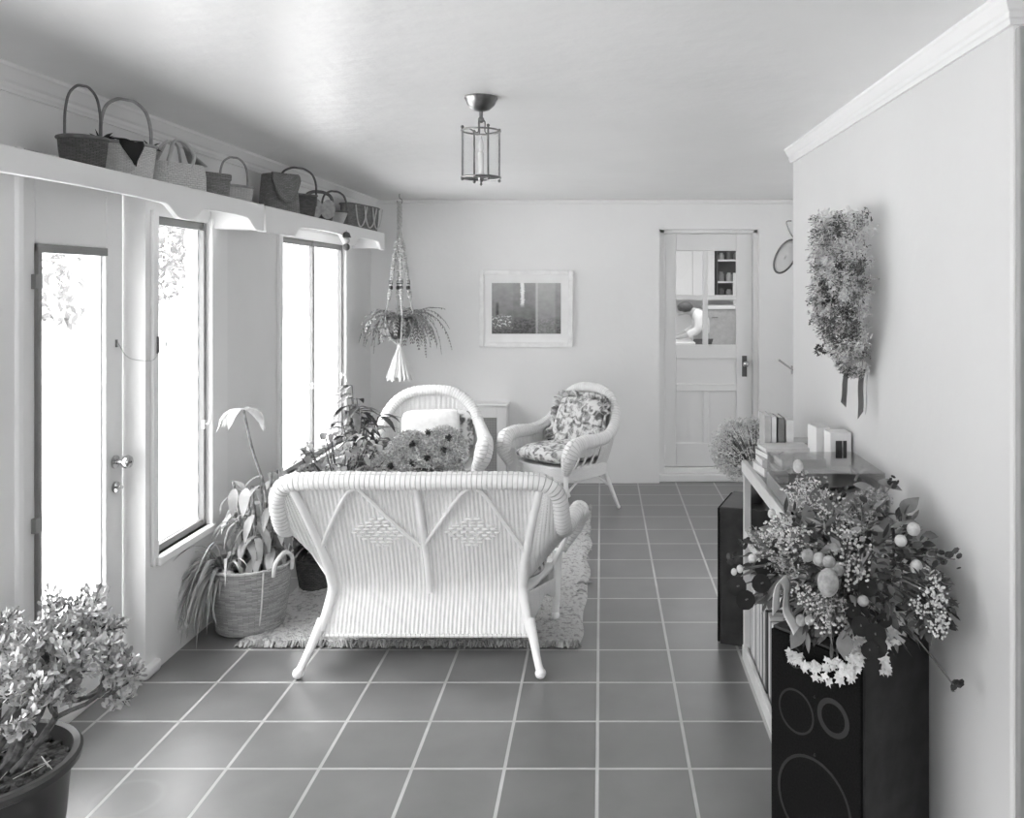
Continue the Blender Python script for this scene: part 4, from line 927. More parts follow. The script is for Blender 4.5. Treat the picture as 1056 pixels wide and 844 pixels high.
for k in range(105):
    a = rng.gauss(4.2, .3); e = rng.uniform(.5, 1.35); L_ = rng.uniform(.24, .40)
    if k % 5 == 0: a = rng.uniform(4.5, 7.2); L_ *= .5
    if cos(a) < -.55: L_ *= .6
    (mb if k % 2 else mb2).leaf((.025 * cos(a), .025 * sin(a), 0), (cos(a) * cos(e), sin(a) * cos(e), sin(e)), (0, 0, 1), L_, rng.uniform(.012, .019), rng.uniform(2.4, 4.2), 9, .3, .35)
mb.build('leaves', mat('spider_leaf', .2, .42, rough=.45, scale=10, trans=.2), sp_); mb2.build('pale_leaves', mat('spider_pale', .45, .7, rough=.45, scale=10, trans=.25), sp_)
mb = MB(); mb.tube([(0, 0, 0), (-.01, -.1, .16), (-.03, -.23, .06), (-.06, -.245, -.06), (-.07, -.25, -.13)], .003, 6, 5)
for k in range(9): mb.leaf((-.07, -.25, -.13), (sph(rng) + Vector((0, 0, -.3))), sph(rng), rng.uniform(.04, .06), .010, 1.2, 3)
mb.build('plantlet', leaf_l, sp_)
leaf_g = mat('leaf_light_grey', .26, .5, rough=.4, scale=12, trans=.25)
bp_ = thing('tall_houseplant', 'tall lanky plant with broad pale drooping leaves growing in the woven planter', 'plant', (-1.60, 4.03, .272))
mb = MB(); lm = MB(); ld_ = MB()
def stalk(pts, r, leaves, L, Wd, drop, mbL, cluster=None):
    P = cr(pts, 6); mb.tube(P, [r] * len(P), 6)
    for k in range(leaves):
        i = int(len(P) * (.35 + .62 * k / max(leaves - 1, 1))); q = Vector(P[min(i, len(P) - 1)]); a = rng.uniform(0, 6.28) if cluster is None else rng.gauss(*cluster)
        mbL.leaf(q, (cos(a), sin(a), rng.uniform(-.2, .5)), (0, 0, 1), L * rng.uniform(.75, 1.2), Wd * rng.uniform(.8, 1.15), drop * rng.uniform(.7, 1.3), 6, .25, .42)
stalk([(0, 0, 0), (.03, 0, .3), (-.03, -.02, .55), (-.06, -.05, .74)], .006, 2, .12, .04, 1.5, lm)
for k, a in enumerate((2.9, 3.5, .2, 5.9, 1.2, 4.6, 4.0)): lm.leaf((-.06, -.05, .74), (cos(a), sin(a) * .6, .55), (0, 0, 1), rng.uniform(.13, .17), .05, 2.6, 6, .25, .45)
for k in range(22):
    a = k * 2.4; x, y = .07 * cos(a), .07 * sin(a)
    stalk([(x * .5, y * .5, 0), (x, y, .12), (x * 1.7, y * 1.7, rng.uniform(.2, .46))], .006, 7, .14, .042, 2.4, lm if k % 2 else ld_)
for k in range(8):
    a = rng.uniform(0, 6.28); r_ = rng.uniform(.03, .1); ld_.tube([(r_ * cos(a), r_ * sin(a), 0), (r_ * 1.2 * cos(a), r_ * 1.2 * sin(a), rng.uniform(.1, .22))], [.016, .012], 7)
mb.build('stems', bark_m, bp_); lm.build('pale_leaves', leaf_l, bp_); ld_.build('mid_leaves', leaf_g, bp_)
def bush(name, label, x, y, z0, spread, z1, n, L, Wd, m, m2, seed, pot=None, up=.6, droop=1.6, group=None):
    rng = random.Random(seed); t = thing(name, label, 'potted plant', (x, y, 0), 0, group)
    if pot:
        r_, h_, pm = pot; MB().lathe([(r_ * .75, 0), (r_ * .78, .006), (r_ * .95, h_ * .7), (r_, h_), (r_ * .93, h_), (r_ * .88, h_ * .9)], 36).build('pot', pm, t); MB().lathe([(r_ * .9, h_ * .9), (.001, h_ * .92)], 24, cap0=False).build('soil', soil_m, t); z0 = h_ * .9
    sm = MB(); a1 = MB(); a2 = MB()
    for k in range(n):
        a = rng.uniform(0, 6.28); rr = spread * math.sqrt(rng.random()); top = Vector((rr * cos(a), rr * sin(a), z0 + (z1 - z0) * rng.uniform(.45, 1) * (1 - .3 * (rr / spread) ** 2)))
        P = cr([(top.x * .12, top.y * .12, z0), (top.x * .45, top.y * .45, z0 + (top.z - z0) * .55), tuple(top)], 4); sm.tube(P, .0035, 5)
        for i in range(7):
            q = Vector(P[min(len(P) - 1, 3 + i)]); b = rng.uniform(0, 6.28); (a1 if rng.random() < .6 else a2).leaf(q, (cos(b), sin(b), rng.uniform(-.1, up)), (0, 0, 1), L * rng.uniform(.7, 1.25), Wd * rng.uniform(.8, 1.2), droop * rng.uniform(.5, 1.3), 5, .3, .42)
    sm.build('stems', stem_m, t); a1.build('leaves', m, t); a2.build('light_leaves', m2, t); return t
bush('houseplant', 'small leafy plant in a dark basket pot between planter and settee', -1.50, 4.50, 0, .10, .42, 14, .09, .04, leaf_d, leaf_m, 41, (.1, .16, bl_dark))
bush('houseplant', 'broad bushy houseplant behind the left end of the settee, by the window pair', -1.43, 4.74, 0, .26, .86, 70, .075, .034, leaf_g, leaf_l, 42, (.14, .26, pot_m))
bush('houseplant', 'taller dark houseplant with long pointed leaves beside the left wicker armchair', -1.545, 5.45, 0, .17, .98, 26, .15, .045, leaf_d, leaf_m, 43, (.13, .26, pot_m), .9, 1.4)

# ================================================================== DRIED FLOWERS ON A LOW TABLE BEHIND THE SETTEE
t = thing('low_table', 'low round wicker table hidden behind the white settee', 'table', (-1.0, 4.78, 0))
MB().lathe([(.2, .40), (.21, .41), (.21, .43), (.2, .438), (.001, .438)], 40).build('tabletop', wick_m, t)
for k in range(4): a = k * pi / 2 + .78; MB().tube([(.15 * cos(a), .15 * sin(a), .41), (.19 * cos(a), .19 * sin(a), .012)], .014, 8).build('leg', cane_m, t)
def mound(mb, c, sc, n, rng, size, hemi=True):
    for k in range(n):
        d = sph(rng)
        if hemi and d.z < -.25: d.z = -d.z
        p = Vector((c[0] + d.x * sc[0] * rng.uniform(.8, 1.05), c[1] + d.y * sc[1] * rng.uniform(.8, 1.05), c[2] + d.z * sc[2] * rng.uniform(.8, 1.05)))
        for q in range(3): mb.leaf(p, (d + sph(rng) * .9), sph(rng), size * rng.uniform(.7, 1.4), size * .38, .3, 2)
t = thing('dried_flower_basket', 'round mound of grey dried flowers with dark blooms behind the settee back', 'flowers', (-1.0, 4.78, .439))
rng = random.Random(51)
MB().lathe([(.11, 0), (.14, .05), (.15, .1), (.14, .1), (.12, .05), (.001, .02)], 36).build('basket', bl_mid, t)
mb = MB(); mound(mb, (.02, 0, .13), (.2, .17, .17), 2400, rng, .018); mound(mb, (.13, -.03, .23), (.12, .11, .13), 1300, rng, .018); mound(mb, (-.06, 0, .2), (.13, .12, .13), 1300, rng, .018); mb.build('dried_heads', mat('dried_head', .4, .88, rough=.95, scale=70, contrast=(.38, .62)), t)
mb = MB(); mound(mb, (-.19, .02, .10), (.1, .12, .11), 700, rng, .018); mb.build('pale_sprays', dry_l, t)
for p in ((-.14, -.13, .17), (-.03, -.1, .28), (.06, -.15, .22), (.15, -.14, .26), (.17, -.11, .32), (.05, -.06, .34), (.09, -.17, .13), (-.02, -.15, .19)):
    mb = MB(); mb.ball(p, .012, 9, 6); mound(mb, p, (.012, .012, .012), 24, rng, .012, False); mb.build('dark_bloom', dry_d, t)

# ================================================================== RECORD SHELF AGAINST THE RIGHT WALL
SX0, SX1, SY0, SY1, ST = .605, .938, 2.76, 3.66, .84
t = thing('record_shelf', 'low pale open shelf unit of records and books along the right wall', 'shelf', (0, 0, 0))
for y in (SY0, SY1 - .022): 
    m = MB(); m.box(SX0, y, 0, SX0 + .03, y + .022, ST - .02); m.box(SX1 - .03, y, 0, SX1, y + .022, ST - .02); m.box(SX0 + .03, y + .004, .05, SX1 - .03, y + .018, .36); m.build('end_frame', shelf_m, t, False, .003)
MB().box(SX0 - .004, SY0 - .005, ST - .02, SX1, SY1 + .004, ST).build('top', shelf_g, t, False, .003)
MB().box(SX0 - .006, SY0 - .006, ST - .045, SX0 + .016, SY1 + .006, ST + .004).build('front_rail', shelf_m, t, False, .003)
MB().box(SX0 + .06, SY0, ST, SX0 + .085, SY1, ST + .012).build('top_batten', shelf_m, t, False, .002)
MB().box(SX0 + .004, SY0 + .022, .53, SX1, SY1 - .022, .55).build('middle_shelf', shelf_g, t, False, .002); MB().box(SX0, SY0 + .022, .51, SX0 + .016, SY1 - .022, .554).build('shelf_rail', shelf_m, t, False, .002)
MB().box(SX0, SY0 + .022, .025, SX1, SY1 - .022, .045).build('bottom_shelf', shelf_m, t, False, .002); MB().box(SX0 - .004, SY0, 0, SX0 + .014, SY1, .06).build('bottom_rail', shelf_m, t, False, .003)
MB().box(SX1 - .008, SY0 + .022, .045, SX1 - .002, SY1 - .022, ST - .02).build('back_board', shelf_g, t, False)
rng = random.Random(61); y = SY1 - .03; tones = [.7, .12, .55, .75, .05, .4, .65, .2, .75, .3]; k = 0
while y > 3.06:
    w_ = rng.uniform(.012, .03); y -= w_ + .004
    if y < 3.06: break
    g_ = tones[k % 10]; o = MB().box(0, 0, 0, .31, w_, .312 - rng.uniform(0, .012)).build('record_album', mat('album_%d' % int(g_ * 100), g_, rough=.5), None, False, .001); o.location = (SX0 + .018 + rng.uniform(0, .01), y, .0455); o.rotation_euler = (rng.uniform(-.01, .01) * 0, 0, 0)
    tag(o, 'record sleeve standing upright in the bottom compartment of the pale shelf', 'record', 'records in the shelf'); k += 1
# books on the shelf top
BK = 0
def book(x, y, z, L, Wd, T, rz, g_, label, upright=False, tilt=0):
    """lying book: L along local x, spine on the -y side"""
    t = thing('book', label, 'book', (x, y, z), rz, 'books on the record shelf')
    cm = mat('cover_%d' % int(g_ * 100), g_, g_ * .85, rough=.5, scale=20); c = MB(); e = .003
    def bx(mb, a): 
        if upright: x0, y0, z0, x1, y1, z1 = a; mb.box(x0, z0 - T / 2, y0 + Wd / 2, x1, z1 - T / 2, y1 + Wd / 2)
        else: mb.box(*a)
    bx(c, (-L / 2, -Wd / 2, 0, L / 2, Wd / 2, e)); bx(c, (-L / 2, -Wd / 2, T - e, L / 2, Wd / 2, T)); bx(c, (-L / 2, -Wd / 2, e, L / 2, -Wd / 2 + e, T - e)); c.build('cover', cm, t, False)
    p = MB(); bx(p, (-L / 2 + .003, -Wd / 2 + e, e, L / 2 - .003, Wd / 2 - .004, T - e)); p.build('pages', paper_m, t, False); return t
z = ST
for (T, L_, W_, rz, g_, lb) in ((.034, .22, .15, .15, .7, 'thick pale book at the bottom of the left stack on the shelf'), (.03, .21, .15, .02, .62, 'pale book, second from the bottom of the left stack'), (.026, .2, .14, .2, .3, 'grey book, third up in the left stack'), (.016, .19, .13, .1, .66, 'thin white book on top of the left stack')):
    book(.735, 3.44, z + .0005, L_, W_, T, rz, g_, lb); z += T + .0005
z = ST
for (T, L_, W_, rz, g_, lb) in ((.05, .2, .13, 0, .25, 'thick grey book at the bottom of the stack behind the white cartons'), (.04, .2, .13, .05, .4, 'mid grey book in the stack behind the cartons'), (.012, .19, .13, -.1, .5, 'thin grey book topping the stack nearest the wall')):
    book(.84, 3.58, z + .0005, L_, W_, T, rz, g_, lb); z += T + .0005
z = ST
for (T, L_, W_, rz, g_, lb) in ((.034, .17, .13, 1.45, .55, 'pale book at the bottom of the front stack by the turntable'), (.014, .2, .14, .05, .03, 'thin black book in the front stack by the turntable'), (.012, .2, .14, .05, .6, 'thin pale book in the middle of the front stack'), (.036, .17, .12, .1, .14, 'dark spined book on top of the front stack')):
    book(.755, 3.275, z + .0005, L_, W_, T, rz + (0 if 'dark' not in lb else 0), g_, lb); z += T + .0005
zt = ST + .0005
for i, (dx, g_, T, h, lb) in enumerate(((0, .5, .026, .215, 'tall grey book standing at the far left end of the shelf top'), (.029, .78, .018, .21, 'tall white book standing second from the left end of the shelf top'), (.055, .2, .026, .205, 'tall dark book standing third from the left end of the shelf top'), (.088, .8, .03, .195, 'tall white book standing fourth from the left end of the shelf top'))):
    t = thing('book', lb, 'book', (.672 + dx, 3.585, zt), 0, 'books on the record shelf'); cm = mat('cover_%d' % int(g_ * 100), g_, g_ * .85, rough=.5, scale=20)
    c = MB(); c.box(0, -.062, 0, T, -.058, h); c.box(0, -.058, 0, .003, .062, h); c.box(T - .003, -.058, 0, T, .062, h); c.build('cover', cm, t, False)
    MB().box(.003, -.058, .003, T - .003, .058, h - .003).build('pages', paper_m, t, False)
t = thing('carton', 'plain white upright carton behind the turntable, the left of two', 'box', (.852, 3.36, ST + .0005), .1); MB().box(-.028, -.05, 0, .028, .05, .2).build('body', mat('white_card', .78, rough=.7), t, False, .002); MB().box(-.026, -.048, .2, .026, .048, .203).build('lid_flap', mat('card_edge', .6), t, False)
t = thing('carton', 'white upright box with a dark square window behind the turntable', 'box', (.893, 3.245, ST + .0005), .05); MB().box(-.04, -.04, 0, .04, .04, .2).build('body', mat('white_card', .78, rough=.7), t, False, .002); MB().box(-.02, -.0415, .105, .005, -.0395, .17).build('window', mat('card_window', .05), t, False); MB().box(.008, -.0415, .105, .022, -.0395, .17).build('window', mat('card_window', .05), t, False)
# turntable with a clear lid
t = thing('turntable', 'record player under a clear acrylic lid on the shelf top, behind the flowers', 'turntable', (.765, 2.985, ST))
MB().box(-.155, -.185, .0125, .165, .185, .065).build('plinth', mat('plinth_grey', .2, .26, rough=.4), t, False, .004)
for (x, y) in ((-.13, -.16), (.14, -.16), (-.13, .16), (.14, .16)): MB().lathe([(.015, 0), (.015, .013)], 12, (x, y, 0), cap1=True).build('foot', grille_m, t)
MB().lathe([(.142, .066), (.145, .07), (.145, .078), (.001, .08)], 48, (-.005, .02, 0)).build('platter', mat('record_black', .02, rough=.3), t)
MB().tube([(.14, .13, .068), (.14, .13, .095), (.13, 0, .095), (.09, -.09, .09)], .005, 8).build('tone_arm', brass_m, t)
def lid(mb):
    a, b, z0, z1, e = (-.153, -.183, .066, .135, .003), (.163, .183), 0, 0, 0
x0, x1, y0, y1, z0, z1, e = -.153, .163, -.183, .183, .0655, .135, .003
mb = MB(); mb.box(x0, y0, z0, x1, y0 + e, z1); mb.box(x0, y1 - e, z0, x1, y1, z1); mb.box(x0, y0 + e, z0, x0 + e, y1 - e, z1); mb.box(x1 - e, y0 + e, z0, x1, y1 - e, z1); mb.box(x0, y0, z1, x1, y1, z1 + e); mb.build('clear_lid', lid_m, t, False)

# ================================================================== LOUDSPEAKERS
def speaker(label, loc, rz):
    """local x runs along the cabinet side away from the grille (grille on the -x face), y along the grille"""
    t = thing('loudspeaker', label, 'loudspeaker', loc, rz, 'pair of floor loudspeakers')
    H_, D_, W_ = .607, .325, .31
    MB().box(.012, 0, 0, D_, W_, H_).build('cabinet', vinyl_m, t, False, .004)
    MB().box(0, .004, .006, .0122, W_ - .004, H_ - .006).build('grille', grille_m, t, False, .003)
    for (y, z, r, w_) in ((.155, .165, .125, .008), (.215, .395, .062, .006), (.09, .425, .052, .014), (.22, .545, .03, .004)):
        mb = MB(); mb.lathe([(r - w_, -.0005), (r - w_, .0012), (r, .0012), (r, -.0005)], 48, (0, y, z), M=Matrix.Rotation(-pi / 2, 4, 'Y'), cap0=False); mb.build('driver_ring', ring_m, t)
    for z in (.30, .46): MB().ball((-.001, .15, z), .004, 8, 6).build('screw', ring_m, t)
    return t
a1 = math.atan2(.622, .783)
speaker('large black loudspeaker in the front right corner under the flowers and ivy', (.682, 2.245, 0), a1)
s2 = speaker('black loudspeaker further back, standing beyond the far end of the pale shelf', (.515, 3.81, 0), radians(-20))

# ================================================================== FLOWER ARRANGEMENT ON THE NEAR SPEAKER
FX, FY, FZ = .745, 2.475, .6075
t = thing('flower_arrangement', 'large mixed arrangement of dried flowers, berries and pods on the front loudspeaker', 'flowers', (FX, FY, FZ))
rng = random.Random(71)
def FP(px, py, y):      # local point from a measured direction and a chosen depth
    return Vector(((px - 620) * y / 885 - FX, y - FY, 1.6 - (py - 292) * y / 885 - FZ))
MB().lathe([(.09, 0), (.1, .005), (.115, .07), (.12, .1), (.11, .1), (.1, .06), (.001, .03)], 36, (-.03, .02, 0)).build('wicker_bowl', bl_mid, t)
core = Vector((-.03, .02, .09)); stems = MB()
def stem_to(p, r=.002):
    m_ = core.lerp(p, .5) + Vector((0, 0, .05)); stems.tube([tuple(core + sph(rng) * .03), tuple(m_), tuple(p)], r, 5, 3)
mid = MB(); dk = MB(); lt = MB()
for k in range(1500):
    d = sph(rng); d *= rng.uniform(.35, 1) ** .5
    p = Vector((-.045 + d.x * .27, -.03 + d.y * .24, .17 + d.z * .2))
    if p.x + FX > .915 or p.z < .012 or (p.x + .09) ** 2 + (p.y - .0) ** 2 < .006: continue
    if p.z < .08 and (p.x < -.2 or p.y < -.2): continue
    mb = (mid, dk, dk, dk, lt, mid, dk)[k % 7]
    mb.leaf(p, d + sph(rng) * .7, sph(rng), rng.uniform(.022, .055), rng.uniform(.012, .024), .6, 4, .25)
for k in range(150):
    d = sph(rng); p = FP(960, 622, 2.2) + Vector((d.x * .05, d.y * .03, d.z * .075)); p.x = min(p.x, .91 - FX); dk.leaf(p, d + sph(rng), sph(rng), rng.uniform(.02, .04), rng.uniform(.01, .018), .5, 3)
mid.build('mid_leaves', leaf_m, t); dk.build('dark_leaves', leaf_d, t); lt.build('grey_leaves', mat('dry_leaf_grey', .24, .4, rough=.7, scale=30), t)
big = MB()
for (px, py, y, L_, W_, dx, dz) in ((905, 560, 2.4, .13, .08, .1, 1), (835, 540, 2.4, .1, .06, -.2, 1), (900, 595, 2.32, .12, .08, .2, .8), (838, 520, 2.55, .09, .05, .1, 1), (875, 520, 2.55, .1, .06, .3, .6), (930, 530, 2.45, .1, .07, .4, 1), (920, 610, 2.28, .08, .06, .6, .4), (830, 645, 2.3, .1, .07, -.5, -.3), (870, 650, 2.25, .1, .07, 0, -1), (815, 600, 2.3, .09, .06, -.8, .2), (880, 500, 2.6, .1, .04, .8, .1), (905, 497, 2.6, .1, .045, 1, .1)):
    p = FP(px, py, y); big.leaf(p, (dx, -.35, dz), (-.3, -1, .4), L_ * .75, W_ * .62, .7, 7, .25, .45)
big.build('broad_leaves', mat('broad_leaf', .16, .26, rough=.5, scale=14), t)
# round dark leaves (two sprays)
rd = MB()
for (px, py, y, r_) in ((760, 605, 2.3, .026), (769, 619, 2.28, .026), (785, 602, 2.3, .026), (788, 586, 2.36, .026), (800, 590, 2.34, .014), (888, 646, 2.18, .026), (903, 655, 2.16, .028), (905, 668, 2.15, .025), (897, 671, 2.14, .022), (887, 632, 2.2, .024), (912, 640, 2.2, .02), (895, 606, 2.2, .024), (880, 630, 2.2, .02)):
    p = FP(px, py, y); rd.disc_leaf(p, Vector((-.2, -1, .25)) + sph(rng) * .25, r_, 12, .15); stem_to(p)
rd.build('round_leaves', mat('eucalyptus_round', .015, .03, rough=.8, spec=.15), t)
# pale pods
pod_m = mat('pale_pod', .42, .58, rough=.7, scale=60); pod_g = mat('grey_pod', .22, .42, rough=.6, scale=50)
for (px, py, y, r_, e) in ((942, 546, 2.3, .018, 1), (929, 558, 2.28, .016, 1), (945, 585, 2.22, .016, 1.2), (954, 591, 2.22, .017, 1.2), (965, 594, 2.2, .014, 1.1), (833, 573, 2.25, .017, 1), (845, 577, 2.24, .018, 1), (855, 580, 2.22, .017, 1), (863, 587, 2.22, .018, 1), (854, 601, 2.18, .027, 1.35), (823, 481, 2.62, .016, 1.3), (796, 530, 2.5, .012, 1.2), (776, 576, 2.32, .012, 1), (763, 587, 2.3, .009, 1.2), (757, 590, 2.3, .008, 1.2), (890, 620, 2.17, .014, 1), (826, 640, 2.22, .014, 1.1), (835, 640, 2.2, .013, 1.0)):
    p = FP(px, py, y); m_ = MB(); m_.ball(p, r_, 14, 10, (1, 1, e)); m_.build('seed_pod', pod_m if px > 900 or px < 800 or py < 500 else pod_g, t); stem_to(p)
# berry sprays
def spray(px, py, y, sx, sz, n, mb, r0=.0025, r1=.0044):
    c = FP(px, py, y)
    for k in range(n):
        d = sph(rng); d.y = -abs(d.y) if px > 940 else d.y; p = c + Vector((d.x * sx, d.y * .05, d.z * sz)) * rng.random() ** .4
        if p.x + FX > .93: p.x = .925 - FX
        mb.ball(p, rng.uniform(r0, r1), 6, 4)
        if k % 9 == 0: stem_to(p, .0012)
for a in ((875, 560, 2.3, .06, .06, 90), (880, 590, 2.22, .06, .05, 80), (962, 612, 2.16, .035, .05, 75), (966, 640, 2.14, .03, .045, 70), (945, 625, 2.18, .03, .03, 30), (822, 560, 2.35, .06, .05, 90), (800, 545, 2.45, .05, .05, 80), (835, 615, 2.2, .05, .03, 50), (855, 525, 2.45, .07, .05, 60), (850, 640, 2.2, .05, .03, 50), (870, 545, 2.4, .06, .04, 50)):
    br = MB(); spray(*a, br); br.build('white_berry_spray', mat('white_berry', .5, .68, rough=.6), t)
for a in ((805, 575, 2.35, .06, .05, 60), (835, 500, 2.6, .06, .04, 60), (780, 555, 2.45, .04, .03, 40), (908, 520, 2.5, .05, .04, 40)):
    bs = MB(); spray(*a, bs, .0025, .0045); bs.build('grey_berry_spray', dry_m, t)
for q_, (px, py, y, sx, sz, n) in enumerate(((830, 510, 2.55, .07, .05, 170), (810, 555, 2.42, .06, .05, 200), (850, 625, 2.2, .06, .03, 90), (880, 535, 2.4, .06, .05, 120), (815, 585, 2.3, .05, .03, 70), (900, 510, 2.5, .06, .02, 70))):
    c = FP(px, py, y); fl = MB()
    for k in range(n):
        d = sph(rng); p = c + Vector((d.x * sx, d.y * .05, d.z * sz)) * rng.random() ** .4
        for q in range(3): fl.leaf(p, sph(rng), sph(rng), rng.uniform(.006, .012), .005, 0, 2)
    fl.build('floret_cluster', dry_l if q_ in (0, 1) else dry_m, t)
# dark sprigs reaching out
for (px, py, y, r_) in ((985, 577, 2.17, .03), (922, 497, 2.55, .02), (967, 575, 2.2, .022), (768, 560, 2.35, .02), (755, 575, 2.35, .02), (835, 565, 2.28, .03), (985, 709, 2.12, .02), (930, 580, 2.25, .03), (862, 505, 2.55, .04)):
    c = FP(px, py, y); stem_to(c, .0022); sg_ = MB()
    for k in range(9): d = sph(rng); d.y *= .5; sg_.disc_leaf(c + d * r_ * .8, sph(rng) + Vector((0, -1, 0)), rng.uniform(.008, .013), 7, .2, .7)
    sg_.build('dark_sprig', dry_d, t)
stems.build('stems', stem_m, t)
# curled satin ribbon
mb = MB(); P = [FP(800, 632, 2.2), FP(801, 610, 2.2), FP(806, 598, 2.21), FP(811, 606, 2.24), FP(810, 628, 2.25), FP(818, 645, 2.22), FP(821, 652, 2.2)]
Pc = cr([tuple(p) for p in P], 8)
mb.grid(lambda u, v: Vector(Pc[int(v * (len(Pc) - 1))]) + Vector((.0, -.022 + .044 * u, .004 * u)) + Vector((-.012 + .026 * u, 0, 0)), 4, len(Pc) - 1); o = mb.build('ribbon', mat('satin_ribbon', .7, .6, rough=.35), t); o.modifiers.new('s', 'SOLIDIFY').thickness = .0015
# ivy in its own small pot
iv = thing('ivy_plant', 'pale leaved ivy trailing over the top edge of the front loudspeaker', 'plant', (.735, 2.37, FZ))
MB().lathe([(.032, 0), (.036, .004), (.045, .07), (.048, .075), (.043, .075), (.001, .065)], 28).build('pot', mat('grey_pot', .3, .36), iv)
def starleaf(mb, c, n, up, r):
    c, n = Vector(c), Vector(n).normalized(); u = (Vector(up) - n * n.dot(Vector(up))).normalized(); w = n.cross(u); b = len(mb.v); mb.v.append(tuple(c + n * .003))
    prof = ((0, 1), (20, .5), (52, .85), (80, .45), (118, .62), (155, .3), (180, .12), (205, .3), (242, .62), (280, .45), (308, .85), (340, .5))
    for (a, q) in prof: a = radians(a); mb.v.append(tuple(c + (u * cos(a) + w * sin(a)) * r * q - n * (.15 * r * q * q)))
    for k in range(12): mb.face([b, b + 1 + k, b + 1 + (k + 1) % 12], [(0, 0)] * 3)
lvs = MB(); vn = MB(); rng = random.Random(81)
# the trail runs from the pot over the near top corner and along the grille's upper edge
g_dir = Vector((-.622, .783, 0))      # along the grille away from the corner
cnr = Vector((.682 - .735, 2.245 - 2.37, 0))
trail = [Vector((0, 0, .075)), Vector((-.03, -.06, .07)), cnr + Vector((.0, .03, .03)), cnr + Vector((-.02, -.005, -.005)), cnr + g_dir * .05 + Vector((-.025, -.02, -.03)), cnr + g_dir * .12 + Vector((-.03, -.024, -.045)), cnr + g_dir * .21 + Vector((-.03, -.024, -.035))]
Tc = cr([tuple(p) for p in trail], 8); vn.tube(Tc, .002, 5)
Tc2 = cr([tuple(p) for p in (Vector((0, 0, .075)), Vector((.03, -.07, .08)), cnr + Vector((.06, .03, .03)), cnr + Vector((.07, .02, -.02)))], 6); vn.tube(Tc2, .002, 5)
for P_ in (Tc, Tc2):
    for i, p in enumerate(P_):
        if i < 5: continue
        for q in range(3 if i > 12 or P_ is Tc2 else 2):
            nn = Vector((-.5, -.8, .35)) + sph(rng) * .5; starleaf(lvs, Vector(p) + Vector((-.008, -.012, .006)) + Vector((rng.uniform(-.012, .012), rng.uniform(-.014, .004), rng.uniform(-.03, .03) if 14 < i < 40 else rng.uniform(-.014, .014))), nn, Vector((rng.uniform(-1, 1), rng.uniform(-1, 0), -1)), rng.uniform(.012, .021))
for k in range(70):
    q = Vector((0, 0, .06)).lerp(cnr + Vector((.03, .03, .02)), rng.random()) + Vector((rng.uniform(-.07, .07), rng.uniform(-.05, .01), rng.uniform(-.0, .07))); starleaf(lvs, q, Vector((-.3, -.9, .4)) + sph(rng) * .6, Vector((rng.uniform(-1, 1), -.3, -1)), rng.uniform(.011, .018))
vn.build('vines', stem_m, iv); lvs.build('leaves', mat('ivy_pale', .55, .78, rough=.5, scale=30, trans=.1), iv)
# small pots standing among the flowers
t = thing('flower_pot', 'white rimmed flower pot half hidden right of the ivy on the front loudspeaker', 'pot', (.80, 2.385, FZ + .0005)); MB().lathe([(.04, 0), (.043, .004), (.05, .07), (.058, .072), (.06, .1), (.054, .1), (.05, .075), (.001, .07)], 32).build('pot_body', mat('white_pot', .62, .7, rough=.5), t); MB().lathe([(.05, .08), (.001, .084)], 24, cap0=False).build('soil', soil_m, t)
t = thing('wooden_box', 'small grey wooden box behind the ivy on the front loudspeaker', 'box', (.665, 2.475, FZ + .0005), .67)
# ================================================================== BABY'S BREATH ON THE FAR SPEAKER
t.name = 'wooden_box'; MB().box(-.07, -.05, 0, .04, .05, .075).build('box_body', mat('grey_wood', .3, .22, scale=30), t, False, .004); MB().box(-.062, -.042, .0755, .032, .042, .079).build('box_lid', mat('grey_wood_lid', .22, .3, scale=30), t, False, .002)
t = thing('dried_bouquet', 'fluffy bunch of dried baby\'s breath on the far loudspeaker beside the shelf end', 'flowers', (.70, 3.88, .6075))
rng = random.Random(91)
MB().lathe([(.03, 0), (.04, .01), (.045, .06), (.025, .1), (.028, .115), (.02, .115), (.001, .1)], 24).build('vase', mat('dark_vase', .04, rough=.3), t)
sm = MB(); f1 = MB(); f2 = MB()
for k in range(230):
    d = sph(rng); c = Vector((-.05 + d.x * .135, -.03 + d.y * .11, .25 + d.z * .12)); q = Vector((0, 0, .11)); sm.tube([tuple(q), tuple(q.lerp(c, .5) + Vector((0, 0, .02))), tuple(c)], .001, 4, 2)
    for j in range(20):
        p = c + sph(rng) * rng.uniform(.005, .035); mb = f1 if (d.x < .35 or rng.random() < .4) else f2
        for i in range(2): mb.leaf(p, sph(rng), sph(rng), rng.uniform(.007, .013), .007, 0, 2)
for k in range(14): d = sph(rng); d.z = -abs(d.z); p = Vector((-.05 + d.x * .08, -.05, .2 + d.z * .09)); sm.tube([(0, 0, .11), tuple(p)], .001, 4)
sm.build('stems', stem_m, t); f1.build('pale_florets', dry_l, t); f2.build('grey_florets', dry_m, t)
mb = MB()
for p in ((-.06, -.13, .175), (.02, -.1, .335), (.045, -.08, .32), (.06, -.06, .19), (.02, -.12, .22)): mb = MB(); mb.ball(p, .014, 9, 6); mound(mb, p, (.015, .015, .012), 20, rng, .012, False); mb.build('dark_bloom', dry_d, t)

